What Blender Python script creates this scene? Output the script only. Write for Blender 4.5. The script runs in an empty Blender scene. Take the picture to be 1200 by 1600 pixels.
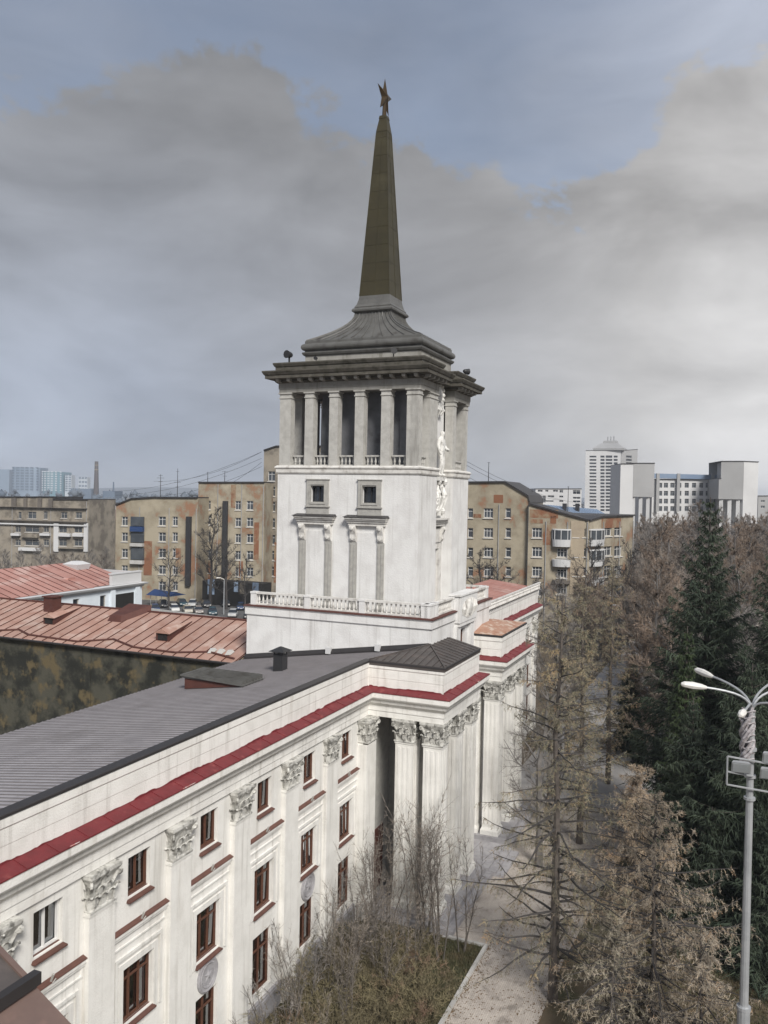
import bpy, math, random
import numpy as np
from mathutils import Vector, Matrix
R = math.radians
rnd = random.Random(11)
S = bpy.context.scene
C = S.collection

# ------------------------------------------------------------------ camera
F_PX, EYE = 1294.76, 24.0
def cam_matrix():
    yaw, pitch, roll = R(23.285), R(1.059), R(1.1083)
    cy, sy = math.cos(yaw), math.sin(yaw)
    D = np.array([[sy, -cy, 0], [0, 0, -1], [cy, sy, 0]])
    cp, sp = math.cos(pitch), math.sin(pitch)
    P = np.array([[1, 0, 0], [0, cp, -sp], [0, sp, cp]])
    cr, sr = math.cos(roll), math.sin(roll)
    Q = np.array([[cr, -sr, 0], [sr, cr, 0], [0, 0, 1]])
    return Q @ P @ D
M = cam_matrix()
cam = bpy.data.cameras.new('camera')
cam.sensor_fit = 'VERTICAL'; cam.sensor_height = 36.0
cam.lens = 36.0 * F_PX / 1600.0
cam.clip_start, cam.clip_end = 0.5, 9000
co = bpy.data.objects.new('camera', cam); C.objects.link(co)
rx, ry, rz = M[0], -M[1], -M[2]
co.matrix_world = Matrix(((rx[0], ry[0], rz[0], 0), (rx[1], ry[1], rz[1], 0), (rx[2], ry[2], rz[2], EYE), (0, 0, 0, 1)))
S.camera = co

# surveying from the photograph: where a sight line meets a known plane
def _ray(u, v): return M.T @ np.array([u - 600.0, v - 800.0, F_PX])
def at(u, v, **k):
    d = _ray(u, v); o = np.array([0, 0, EYE])
    for n, c in k.items():
        if n == 'depth': t = c / F_PX
        else: t = (c - o['xyz'.index(n)]) / d['xyz'.index(n)]
    return o + d * t

# ------------------------------------------------------------------ sky, sun, exposure
SUN_EL, SUN_AZ = 40.0, 222.0            # the brighter part of the overcast, behind the camera
W = bpy.data.worlds.new('World'); S.world = W; W.use_nodes = True
nt = W.node_tree; nt.nodes.clear()
def wn(t, **k):
    n = nt.nodes.new(t)
    for a, b in k.items(): setattr(n, a, b)
    return n
def wm(op, a, b=None, c=None, clamp=False):
    n = wn('ShaderNodeMath', operation=op); n.use_clamp = clamp
    for i, x in enumerate((a, b, c)):
        if x is None: continue
        if isinstance(x, (int, float)): n.inputs[i].default_value = x
        else: nt.links.new(x, n.inputs[i])
    return n.outputs[0]
def wmix(f, a, b):
    n = wn('ShaderNodeMix', data_type='RGBA')
    for s, x in ((n.inputs[0], f), (n.inputs[6], a), (n.inputs[7], b)):
        if isinstance(x, (int, float)): s.default_value = x
        elif isinstance(x, tuple): s.default_value = (*x, 1)
        else: nt.links.new(x, s)
    return n.outputs[2]
def wcurve(x, pts):
    n = wn('ShaderNodeFloatCurve'); c = n.mapping.curves[0]
    while len(c.points) > 2: c.points.remove(c.points[1])
    for i, (px, py) in enumerate(pts):
        if i == 0: c.points[0].location = (px, py)
        elif i == len(pts) - 1: c.points[-1].location = (px, py)
        else: c.points.new(px, py)
    n.mapping.update()
    nt.links.new(x, n.inputs[1]); return n.outputs[0]
sky = wn('ShaderNodeTexSky', sky_type='NISHITA', sun_disc=False)
sky.sun_elevation = R(SUN_EL); sky.sun_rotation = R(90 - SUN_AZ)
tc = wn('ShaderNodeTexCoord')
sx = wn('ShaderNodeSeparateXYZ'); nt.links.new(tc.outputs['Generated'], sx.inputs[0])
az0 = wm('ARCTAN2', sx.outputs[1], sx.outputs[0])
# bearing to the right of the facade's view axis, -180..180 degrees, and elevation in degrees
rel = wm('WRAP', wm('SUBTRACT', R(23.285), az0), math.pi, -math.pi)
reld = wm('MULTIPLY', rel, 180 / math.pi)
el = wm('MULTIPLY', wm('ARCSINE', sx.outputs[2]), 180 / math.pi)
r01 = wm('ADD', wm('DIVIDE', reld, 360.0), 0.5)
def rp(d): return d / 360 + .5
def wnoise(sx_, sy_, sz_, scale, det, rough=.55, dist=0.0, off=0.0):
    mp = wn('ShaderNodeMapping'); mp.inputs['Scale'].default_value = (sx_, sy_, sz_); mp.inputs['Location'].default_value = (off, off * .7, off * .3)
    nt.links.new(tc.outputs['Generated'], mp.inputs[0])
    n = wn('ShaderNodeTexNoise'); n.inputs['Scale'].default_value = scale; n.inputs['Detail'].default_value = det
    n.inputs['Roughness'].default_value = rough; n.inputs['Distortion'].default_value = dist
    nt.links.new(mp.outputs[0], n.inputs[0]); return n.outputs[0]
n_edge = wnoise(1, 1, 1.5, 8.5, 10, .64, .25, 3.1)
n_big = wnoise(1, 1, 2.4, 3.2, 6, .55, .4, 1.7)
n_fine = wnoise(1, 1, 3.2, 5.0, 6, .55, .5, 5.2)
edge_el = wm('MULTIPLY', wcurve(r01, [(0, .58), (rp(-60), .6), (rp(-24), .60), (rp(-17), .605), (rp(-11.5), .68), (rp(-6), .60), (rp(0), .58),
                                      (rp(6), .52), (rp(11), .475), (rp(15), .53), (rp(24), .66), (rp(60), .62), (1, .58)]), 40.0)
mask = wm('MULTIPLY', wm('ADD', wm('SUBTRACT', edge_el, el), wm('MULTIPLY', wm('SUBTRACT', n_edge, .5), 17.0)), .75)
mask = wm('ADD', mask, .5, clamp=True)
bright = wcurve(r01, [(0, .54), (rp(-90), .53), (rp(-25), .57), (rp(-8), .54), (rp(2), .55), (rp(10), .66), (rp(18), .82), (rp(26), .93), (rp(60), .90), (rp(120), .64), (1, .54)])
# low grey layer: darkest just under its upper edge, lighter towards the horizon
lowf = wm('MULTIPLY', wm('SUBTRACT', 24.0, el), 1 / 20.0, clamp=True)
tone = wm('ADD', wm('MULTIPLY', lowf, .55), wm('MULTIPLY', wm('SUBTRACT', n_big, .5), 1.25))
tone = wm('ADD', tone, wm('ADD', wm('MULTIPLY', wm('SUBTRACT', n_fine, .5), .30), .72))
lum = wm('MULTIPLY', wm('MULTIPLY', bright, 2.45), wm('MAXIMUM', tone, .35))
cool = wm('MULTIPLY', wm('SUBTRACT', 17.0, reld), 1 / 34.0, clamp=True)
cool = wm('MULTIPLY', cool, wm('ADD', .38, wm('MULTIPLY', lowf, .75)), clamp=True)
tint = wmix(cool, (1.0, .99, .99), (.84, .935, 1.12))
vm = wn('ShaderNodeVectorMath', operation='SCALE'); nt.links.new(tint, vm.inputs[0]); nt.links.new(lum, vm.inputs[3])
# thin veil over the blue above it
veil_l = wm('MULTIPLY', bright, wm('ADD', 2.3, wm('MULTIPLY', wm('SUBTRACT', n_fine, .5), 1.6)))
vv = wn('ShaderNodeVectorMath', operation='SCALE'); vv.inputs[0].default_value = (.90, .95, 1.07); nt.links.new(veil_l, vv.inputs[3])
bl = wn('ShaderNodeVectorMath', operation='SCALE'); nt.links.new(sky.outputs[0], bl.inputs[0]); bl.inputs[3].default_value = .42
veil_f = wm('ADD', wm('MULTIPLY', n_big, .50), wm('MULTIPLY', bright, .55), clamp=True)
upper = wmix(veil_f, bl.outputs[0], vv.outputs[0])
final = wmix(mask, upper, vm.outputs[0])
bg = wn('ShaderNodeBackground'); bg.inputs[1].default_value = .1
nt.links.new(final, bg.inputs[0])
wo = wn('ShaderNodeOutputWorld'); nt.links.new(bg.outputs[0], wo.inputs[0])

sl = bpy.data.lights.new('sun', 'SUN'); sl.energy = 1.5; sl.angle = R(16); sl.color = (1, .965, .91)
so = bpy.data.objects.new('sun', sl); C.objects.link(so); so.location = (-40, -40, 60)
sd = Vector((math.cos(R(SUN_EL)) * math.cos(R(SUN_AZ)), math.cos(R(SUN_EL)) * math.sin(R(SUN_AZ)), math.sin(R(SUN_EL))))
so.rotation_euler = sd.to_track_quat('Z', 'Y').to_euler()
vs = S.view_settings
vs.view_transform = 'Standard'; vs.look = 'None'; vs.exposure = 1.52; vs.gamma = 1.0; vs.use_curve_mapping = False
S.cycles.max_bounces = 6; S.cycles.diffuse_bounces = 3; S.cycles.glossy_bounces = 3; S.cycles.transparent_max_bounces = 8

# ------------------------------------------------------------------ materials
MATS = {}
def mat(name, col, rough=.85, col2=None, scale=1.5, lo=.35, hi=.7, bump=0.0, bscale=20, metal=0.0, spec=.4, dirt=None, dscale=.6,
        streak=False, rand=0.0, dlo=.52, dhi=.72, coords='Position', det=6, rain=0.0, joints=None):
    m = bpy.data.materials.new(name); m.use_nodes = True; t = m.node_tree; N = t.nodes; L = t.links
    b = N['Principled BSDF']; b.inputs['Roughness'].default_value = rough; b.inputs['Metallic'].default_value = metal
    b.inputs['Specular IOR Level'].default_value = spec
    if coords == 'Position':
        g = N.new('ShaderNodeNewGeometry'); P = g.outputs['Position']
    else:
        g = N.new('ShaderNodeTexCoord'); P = g.outputs['Object']
    def noise(sc, stretch=None, d=det):
        src = P
        if stretch:
            mp = N.new('ShaderNodeMapping'); mp.inputs['Scale'].default_value = stretch; L.new(P, mp.inputs[0]); src = mp.outputs[0]
        n = N.new('ShaderNodeTexNoise'); n.inputs['Scale'].default_value = sc; n.inputs['Detail'].default_value = d; n.inputs['Roughness'].default_value = .6
        L.new(src, n.inputs[0]); return n.outputs[0]
    def mix(f, a, bb):
        n = N.new('ShaderNodeMix'); n.data_type = 'RGBA'; L.new(f, n.inputs[0])
        for s_, x in ((n.inputs[6], a), (n.inputs[7], bb)):
            if isinstance(x, tuple): s_.default_value = (*x, 1)
            else: L.new(x, s_)
        return n.outputs[2]
    def ramp(x, a, bb):
        n = N.new('ShaderNodeMapRange'); n.inputs[1].default_value = a; n.inputs[2].default_value = bb; n.interpolation_type = 'SMOOTHSTEP'
        L.new(x, n.inputs[0]); return n.outputs[0]
    out = tuple(col)
    if col2 is None: col2 = tuple(min(1, c * .86) for c in col)
    out = mix(ramp(noise(scale), lo, hi), out, tuple(col2))
    if dirt:
        out = mix(ramp(noise(dscale, (1, 1, .12) if streak else None), dlo, dhi), out, tuple(dirt))
    if rain:
        rn = ramp(noise(1.6, (2.2, 2.2, .10)), .50, .78); rk = N.new('ShaderNodeMath'); rk.operation = 'MULTIPLY'; rk.inputs[1].default_value = rain; L.new(rn, rk.inputs[0])
        out = mix(rk.outputs[0], out, (col[0] * .42, col[1] * .40, col[2] * .37))
        sp_ = ramp(noise(9.0), .66, .74); sk = N.new('ShaderNodeMath'); sk.operation = 'MULTIPLY'; sk.inputs[1].default_value = rain * .8; L.new(sp_, sk.inputs[0])
        out = mix(sk.outputs[0], out, (col[0] * .5, col[1] * .48, col[2] * .45))
    if joints:
        bt = N.new('ShaderNodeTexBrick'); bt.inputs['Scale'].default_value = joints[0]; bt.inputs['Mortar Size'].default_value = joints[1]; bt.inputs['Color1'].default_value = (1, 1, 1, 1); bt.inputs['Color2'].default_value = (.86, .86, .86, 1); bt.inputs['Mortar'].default_value = (.55, .53, .5, 1)
        jm = N.new('ShaderNodeMapping'); jm.inputs['Rotation'].default_value = joints[2]; L.new(P, jm.inputs[0]); L.new(jm.outputs[0], bt.inputs[0])
        mu = N.new('ShaderNodeMix'); mu.data_type = 'RGBA'; mu.blend_type = 'MULTIPLY'; mu.inputs[0].default_value = 1; L.new(out, mu.inputs[6]); L.new(bt.outputs[0], mu.inputs[7]); out = mu.outputs[2]
    if rand:
        oi = N.new('ShaderNodeObjectInfo')
        hs = N.new('ShaderNodeHueSaturation')
        mr = N.new('ShaderNodeMapRange'); mr.inputs[3].default_value = 1 - rand; mr.inputs[4].default_value = 1 + rand
        L.new(oi.outputs['Random'], mr.inputs[0]); L.new(mr.outputs[0], hs.inputs['Value']); L.new(out, hs.inputs['Color']); out = hs.outputs[0]
    L.new(out, b.inputs['Base Color'])
    if bump:
        bp = N.new('ShaderNodeBump'); bp.inputs['Strength'].default_value = bump; bp.inputs['Distance'].default_value = .05
        L.new(noise(bscale, d=4), bp.inputs['Height']); L.new(bp.outputs[0], b.inputs['Normal'])
    MATS[name] = m; return m
mat('plaster', (.79, .775, .735), .92, (.70, .685, .645), 1.1, dirt=(.55, .52, .47), dscale=1.4, streak=True, dlo=.55, dhi=.82, bump=.3, bscale=14, rain=.5)
mat('plaster_tower', (.72, .715, .70), .92, (.63, .62, .605), .9, dirt=(.46, .445, .42), dscale=1.1, streak=True, dlo=.55, dhi=.84, bump=.4, bscale=10, rain=.45)
mat('stone_trim', (.66, .645, .61), .9, (.52, .50, .47), 2.2, dirt=(.38, .36, .33), dscale=2.2, dlo=.52, dhi=.78, bump=.35, bscale=16)
mat('capital_stone', (.60, .59, .55), .9, (.40, .39, .36), 4, dirt=(.17, .165, .15), dscale=3.2, lo=.4, hi=.62, dlo=.48, dhi=.66, bump=.4, bscale=22)
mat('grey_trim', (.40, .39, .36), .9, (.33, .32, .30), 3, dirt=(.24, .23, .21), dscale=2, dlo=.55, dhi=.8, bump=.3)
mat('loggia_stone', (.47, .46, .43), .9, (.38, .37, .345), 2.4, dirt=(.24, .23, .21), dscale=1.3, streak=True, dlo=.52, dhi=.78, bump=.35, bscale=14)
mat('weathered_cornice', (.085, .078, .064), .8, (.14, .13, .11), 2.2, dirt=(.042, .038, .028), dscale=1.6, lo=.5, hi=.75, dlo=.45, dhi=.7, bump=.3)
mat('frieze', (.32, .31, .285), .9, (.26, .25, .225), 2.2, dirt=(.16, .15, .13), dscale=1.8, streak=True, dlo=.5, dhi=.78)
mat('plinth', (.36, .35, .36), .85, (.27, .26, .27), 2, bump=.4)
mat('red_sheet', (.165, .024, .028), .6, (.13, .020, .023), 2.2, dirt=(.22, .05, .048), dscale=1.7, dlo=.56, dhi=.7, bump=.15, bscale=5)
mat('chipped_edge', (.62, .56, .52), .8, (.40, .16, .14), 3.5, lo=.45, hi=.6)
mat('sill_red', (.125, .058, .044), .75, (.095, .045, .035), 3)
mat('sheet_grey', (0.375, 0.354, 0.362), .45, (0.288, 0.271, 0.279), .8, dirt=(0.213, 0.196, 0.194), dscale=.35, rain=.35, spec=.5)
mat('sheet_brown', (.080, .069, .064), .48, (.06, .052, .048), 1.4, dirt=(.11, .09, .08), dscale=1.2, spec=.5)
mat('dark_edge', (.035, .032, .032), .5)
mat('rust_roof', (.40, .255, .205), .65, (.33, .185, .14), .8, dirt=(.47, .35, .295), dscale=.7, dlo=.48, dhi=.7, rand=.10, bump=.1, bscale=4)
mat('rust_roof_far', (.40, .215, .18), .7, (.34, .165, .135), .35, dirt=(.48, .33, .29), dscale=.3, dlo=.5, dhi=.7, rand=.08)
mat('rust_dark', (.095, .035, .026), .7, (.075, .028, .022), 2)
mat('faded_roof', (.40, .24, .17), .75, (.33, .17, .11), 1.6, dirt=(.52, .42, .34), dscale=2, dlo=.5, dhi=.65)
mat('brown_roof', (.155, .105, .088), .6, (.13, .088, .076), 1.5, dirt=(.19, .12, .10), dscale=2.2)
mat('spire_metal', (.046, .039, .019), .55, (.036, .031, .016), .7, dirt=(.064, .056, .030), dscale=.5, spec=.3)
mat('attic_metal', (.115, .113, .106), .5, (.09, .088, .082), 1.5, dirt=(.06, .056, .05), dscale=1.2, spec=.45)
mat('star_metal', (.05, .03, .010), .5, (.04, .025, .01), 2, metal=.3)
mat('iron', (.03, .03, .032), .55)
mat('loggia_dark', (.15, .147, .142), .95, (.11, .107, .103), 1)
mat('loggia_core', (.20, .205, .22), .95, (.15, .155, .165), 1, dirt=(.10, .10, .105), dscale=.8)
mat('seam_dark', (0.158, 0.147, 0.150), .5)
mat('leaf_litter', (.16, .10, .05), .9, (.09, .06, .03), 2)
mat('door_red', (.085, .028, .02), .5, (.06, .022, .016), 4)
mat('wood_frame', (.115, .050, .030), .6, (.09, .040, .025), 5)
mat('white_frame', (.72, .71, .69), .5)
mat('old_frame', (.42, .40, .37), .7, (.33, .31, .28), 5)
mat('glass', (.022, .026, .032), .05, (.03, .036, .046), .7, spec=.6)
mat('glass_grey', (.05, .058, .068), .08, (.085, .095, .105), .4, spec=.6)
mat('curtain', (.74, .73, .70), .9, (.60, .59, .57), 6)
mat('void', (.018, .017, .016), .8)
mat('statue_stone', (.72, .71, .68), .9, (.60, .59, .56), 5, dirt=(.30, .29, .27), dscale=4, dlo=.54, dhi=.74, bump=.3)
mat('camouflage', (.020, .021, .017), .95, (.075, .072, .054), .5, lo=.40, hi=.60, dirt=(.125, .098, .052), dscale=.75, dlo=.52, dhi=.66, bump=.5, bscale=5, det=4)
mat('asphalt', (.085, .084, .084), .9, (.11, .108, .106), .6, bump=.2)
mat('paving', (.50, .45, .40), .9, (.41, .365, .325), .8, dirt=(.25, .222, .195), dscale=.9, dlo=.5, dhi=.7, bump=.4, bscale=9, joints=(2.6, .012, (0, 0, 0)))
mat('plaza', (.36, .345, .335), .9, (.29, .28, .27), .25, dirt=(.33, .32, .31), dscale=.35, bump=.2)
mat('concrete', (.45, .44, .42), .9, (.38, .37, .35), 1.2, rand=.08, bump=.3)
mat('soil', (.088, .068, .045), .95, (.125, .095, .062), .35, dirt=(.066, .066, .034), dscale=.22, bump=.6, bscale=5)
mat('grass_bed', (.060, .058, .030), .95, (.085, .070, .042), .8, dirt=(.10, .072, .046), dscale=.5, bump=.5, bscale=8)
mat('grass_blades', (.075, .076, .038), .9, (.12, .095, .052), 1.2)
mat('bark', (.115, .098, .085), .95, (.075, .064, .057), 3, bump=.5, bscale=12, coords='Object')
mat('bark_grey', (0.176, 0.163, 0.153), .95, (0.117, 0.108, 0.101), 3, coords='Object', rand=.2)
mat('bark_pale', (.42, .41, .39), .9, (.20, .19, .18), 2, coords='Object')
mat('larch_twig', (0.433, 0.325, 0.216), .95, (0.250, 0.200, 0.150), .7, lo=.4, hi=.6, dirt=(0.516, 0.308, 0.166), dscale=.45, dlo=.54, dhi=.68)
mat('larch_twig_pale', (0.460, 0.397, 0.316), .95, (0.247, 0.216, 0.172), .7, lo=.4, hi=.62, dirt=(0.425, 0.299, 0.190), dscale=.5, dlo=.56, dhi=.70)
mat('larch_green', (0.259, 0.246, 0.164), .95, (0.164, 0.153, 0.111), .7, lo=.4, hi=.6, dirt=(0.441, 0.327, 0.173), dscale=.4, dlo=.54, dhi=.68)
mat('twig_grey', (0.263, 0.240, 0.219), .95, (0.189, 0.173, 0.162), .3, rand=.22)
mat('twig_red', (0.252, 0.188, 0.141), .95, (0.179, 0.146, 0.118), .2, rand=.22)
mat('twig_brown', (0.256, 0.215, 0.177), .95, (0.188, 0.163, 0.141), .25, rand=.22)
mat('twig_black', (.05, .046, .044), .95, (.07, .063, .06), .4)
mat('shrub_twig', (0.190, 0.163, 0.092), .95, (0.121, 0.101, 0.063), .7, dirt=(0.184, 0.115, 0.081), dscale=.5, dlo=.54, dhi=.68)
mat('sapling_bark', (.13, .115, .10), .9, (.09, .08, .07), 3)
mat('spruce', (0.036, 0.051, 0.034), .9, (0.057, 0.074, 0.046), .6, dirt=(0.027, 0.036, 0.027), dscale=.35)
mat('spruce_light', (.045, .066, .026), .9, (.030, .045, .02), .8)
mat('lamp_metal', (.37, .38, .39), .45, (.30, .31, .32), 2, metal=.2)
mat('lamp_white', (.72, .70, .66), .4)
mat('lens', (.33, .35, .36), .15)
mat('cable_grey', (.40, .38, .39), .8, (.25, .22, .22), 8)
mat('brick_tan', (.36, .315, .235), .9, (.255, .22, .16), .22, lo=.38, hi=.62, dirt=(.27, .15, .090), dscale=.22, dlo=.55, dhi=.66, bump=.5, bscale=2.5)
mat('brick_tan2', (.37, .325, .245), .9, (.25, .215, .16), .26, lo=.38, hi=.62, dirt=(.26, .155, .095), dscale=.26, dlo=.55, dhi=.66, bump=.5, bscale=2.5)
mat('brick_red', (.215, .095, .050), .9, (.27, .20, .13), .35, lo=.45, hi=.62, dirt=(.15, .07, .04), dscale=.5)
mat('plaster_old', (.40, .335, .245), .9, (.31, .25, .185), .3, dirt=(.27, .22, .165), dscale=.2)
mat('stone_far', (.29, .255, .205), .9, (.20, .178, .145), .3, dirt=(.15, .13, .105), dscale=.30, dlo=.48, dhi=.65)
mat('stone_far_dark', (.15, .13, .11), .9, (.11, .097, .085), .2)
mat('pink_far', (.30, .19, .17), .9, (.23, .16, .14), .2)
mat('white_far', (.58, .58, .58), .85, (.50, .50, .50), .05)
mat('white_blue', (.70, .755, .80), .9, (.62, .68, .73), .3)
mat('grey_panel', (.33, .33, .33), .8, (.28, .28, .28), .05)
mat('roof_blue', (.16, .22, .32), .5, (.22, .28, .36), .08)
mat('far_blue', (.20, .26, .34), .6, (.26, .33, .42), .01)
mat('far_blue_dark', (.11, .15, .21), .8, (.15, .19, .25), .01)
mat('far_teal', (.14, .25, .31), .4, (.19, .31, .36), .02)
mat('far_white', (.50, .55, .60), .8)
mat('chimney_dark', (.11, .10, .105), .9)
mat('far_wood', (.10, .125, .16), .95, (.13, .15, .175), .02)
mat('tarp_blue', (0.021, 0.051, 0.144), .6)
mat('banner', (.33, .42, .55), .7, (.22, .30, .42), 2)
mat('tyre', (.02, .02, .02), .8)
def glass_clear():
    m = bpy.data.materials.new('glass_clear'); m.use_nodes = True; t = m.node_tree; t.nodes.clear(); N = t.nodes.new
    o = N('ShaderNodeOutputMaterial'); x = N('ShaderNodeMixShader'); a = N('ShaderNodeBsdfTransparent'); a.inputs[0].default_value = (.62, .66, .68, 1)
    g_ = N('ShaderNodeBsdfGlossy'); g_.inputs['Roughness'].default_value = .03; g_.inputs[0].default_value = (.9, .92, .95, 1); f = N('ShaderNodeFresnel'); f.inputs[0].default_value = 1.6
    ad = N('ShaderNodeMath'); ad.operation = 'ADD'; ad.inputs[1].default_value = .17; t.links.new(f.outputs[0], ad.inputs[0]); t.links.new(ad.outputs[0], x.inputs[0])
    t.links.new(a.outputs[0], x.inputs[1]); t.links.new(g_.outputs[0], x.inputs[2]); t.links.new(x.outputs[0], o.inputs[0]); MATS['glass_clear'] = m
glass_clear()
for nm, c in (('navy', (.035, .065, .15)), ('silver', (.48, .49, .49)), ('beige', (.50, .46, .38)), ('taupe', (.28, .25, .23)), ('teal', (.03, .075, .10)), ('white', (.70, .70, .68)), ('dark', (.04, .04, .045))):
    mat('paint_' + nm, c, .25, spec=.6)

# ------------------------------------------------------------------ mesh and object helpers
WL = {}
class MB:
    def __init__(s): s.v, s.f, s.mi = [], [], []
    def face(s, pts, m=0):
        i = len(s.v); s.v += [tuple(p) for p in pts]; s.f.append(tuple(range(i, i + len(pts)))); s.mi.append(m)
    def box(s, x0, x1, y0, y1, z0, z1, m=0):
        i = len(s.v)
        s.v += [(x0, y0, z0), (x1, y0, z0), (x1, y1, z0), (x0, y1, z0), (x0, y0, z1), (x1, y0, z1), (x1, y1, z1), (x0, y1, z1)]
        for q in ((0, 3, 2, 1), (4, 5, 6, 7), (0, 1, 5, 4), (1, 2, 6, 5), (2, 3, 7, 6), (3, 0, 4, 7)):
            s.f.append(tuple(i + k for k in q)); s.mi.append(m)
    def hexa(s, bot, top, m=0):
        i = len(s.v); n = len(bot); s.v += [tuple(p) for p in bot] + [tuple(p) for p in top]
        s.f.append(tuple(i + k for k in reversed(range(n)))); s.f.append(tuple(i + n + k for k in range(n))); s.mi += [m, m]
        for k in range(n):
            s.f.append((i + k, i + (k + 1) % n, i + n + (k + 1) % n, i + n + k)); s.mi.append(m)
    def tube(s, pts, rad, n=6, m=0, cap=True):
        pts = [Vector(p) for p in pts]
        if isinstance(rad, (int, float)): rad = [rad] * len(pts)
        i0 = len(s.v); a = None
        for k, p in enumerate(pts):
            d = (pts[min(k + 1, len(pts) - 1)] - pts[max(k - 1, 0)])
            d = d.normalized() if d.length > 1e-9 else Vector((0, 0, 1))
            if a is None:
                a = d.orthogonal().normalized()
            else:
                a = (a - d * a.dot(d)); a = a.normalized() if a.length > 1e-6 else d.orthogonal().normalized()
            b = d.cross(a)
            for j in range(n):
                t = 2 * math.pi * j / n
                s.v.append(tuple(p + (a * math.cos(t) + b * math.sin(t)) * rad[k]))
        for k in range(len(pts) - 1):
            for j in range(n):
                q = i0 + k * n
                s.f.append((q + j, q + (j + 1) % n, q + n + (j + 1) % n, q + n + j)); s.mi.append(m)
        if cap:
            s.f.append(tuple(i0 + j for j in reversed(range(n)))); s.f.append(tuple(i0 + (len(pts) - 1) * n + j for j in range(n))); s.mi += [m, m]
    def lathe(s, prof, cx, cy, n=12, m=0, cz=0.0, axis='z'):
        i0 = len(s.v)
        for r, z in prof:
            for j in range(n):
                t = 2 * math.pi * j / n
                if axis == 'z': s.v.append((cx + r * math.cos(t), cy + r * math.sin(t), cz + z))
                else: s.v.append((cx + r * math.cos(t), cy - z, cz + r * math.sin(t)))
        for k in range(len(prof) - 1):
            for j in range(n):
                q = i0 + k * n
                s.f.append((q + j, q + (j + 1) % n, q + n + (j + 1) % n, q + n + j)); s.mi.append(m)
        s.f.append(tuple(i0 + j for j in reversed(range(n)))); s.f.append(tuple(i0 + (len(prof) - 1) * n + j for j in range(n))); s.mi += [m, m]
    def rectloft(s, secs, cx, cy, m=0, cap=True):
        """stack of rectangles (half_x, half_y, z)"""
        i0 = len(s.v)
        for hx, hy, z in secs: s.v += [(cx - hx, cy - hy, z), (cx + hx, cy - hy, z), (cx + hx, cy + hy, z), (cx - hx, cy + hy, z)]
        for k in range(len(secs) - 1):
            for j in range(4):
                q = i0 + k * 4
                s.f.append((q + j, q + (j + 1) % 4, q + 4 + (j + 1) % 4, q + 4 + j)); s.mi.append(m)
        if cap:
            s.f.append((i0 + 3, i0 + 2, i0 + 1, i0)); q = i0 + 4 * (len(secs) - 1); s.f.append((q, q + 1, q + 2, q + 3)); s.mi += [m, m]
    def mesh(s, name, mats, off=(0, 0, 0)):
        me = bpy.data.meshes.new(name)
        v = np.array(s.v, dtype=np.float64).reshape(-1, 3) - np.array(off)
        me.from_pydata(v.tolist(), [], s.f)
        if not isinstance(mats, (list, tuple)): mats = [mats]
        for q in mats: me.materials.append(MATS[q])
        if len(mats) > 1: me.polygons.foreach_set('material_index', s.mi)
        me.update(); return me
    def build(s, name, mats, parent=None, smooth=False, **tagk):
        off = WL[parent.name] if parent else (0, 0, 0)
        me = s.mesh(name, mats, off)
        if smooth: me.polygons.foreach_set('use_smooth', [True] * len(me.polygons))
        o = bpy.data.objects.new(name, me); C.objects.link(o)
        if parent: o.parent = parent
        WL[o.name] = off
        tag(o, **tagk); return o
def tag(o, label=None, cat=None, group=None, kind=None):
    if label: o['label'] = label
    if cat: o['category'] = cat
    if group: o['group'] = group
    if kind: o['kind'] = kind
    return o
def thing(name, label, cat, loc=(0, 0, 0), group=None, rz=0.0):
    o = bpy.data.objects.new(name, None); C.objects.link(o); o.location = loc; o.rotation_euler[2] = rz
    o.empty_display_size = .3
    WL[o.name] = tuple(loc); return tag(o, label, cat, group)
def put(name, me, parent, loc, rz=0.0, **tagk):
    o = bpy.data.objects.new(name, me); C.objects.link(o)
    w = WL[parent.name] if parent else (0, 0, 0)
    o.location = tuple(loc[i] - w[i] for i in range(3)); o.rotation_euler[2] = rz
    if parent: o.parent = parent
    WL[o.name] = tuple(loc); return tag(o, **tagk)
def child(name, me, parent, loc=(0, 0, 0), **tagk):
    """a sub-part placed in its parent's own axes"""
    o = bpy.data.objects.new(name, me); C.objects.link(o); o.parent = parent; o.location = loc
    WL[o.name] = WL[parent.name]; return tag(o, **tagk)
def copy_tree(o, parent=None):
    c = o.copy(); C.objects.link(c); c.parent = parent
    for ch in list(o.children): copy_tree(ch, c)
    return c
def boxmesh(name, m, *dims):
    b = MB(); b.box(*dims); return b.mesh(name, m)

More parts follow.
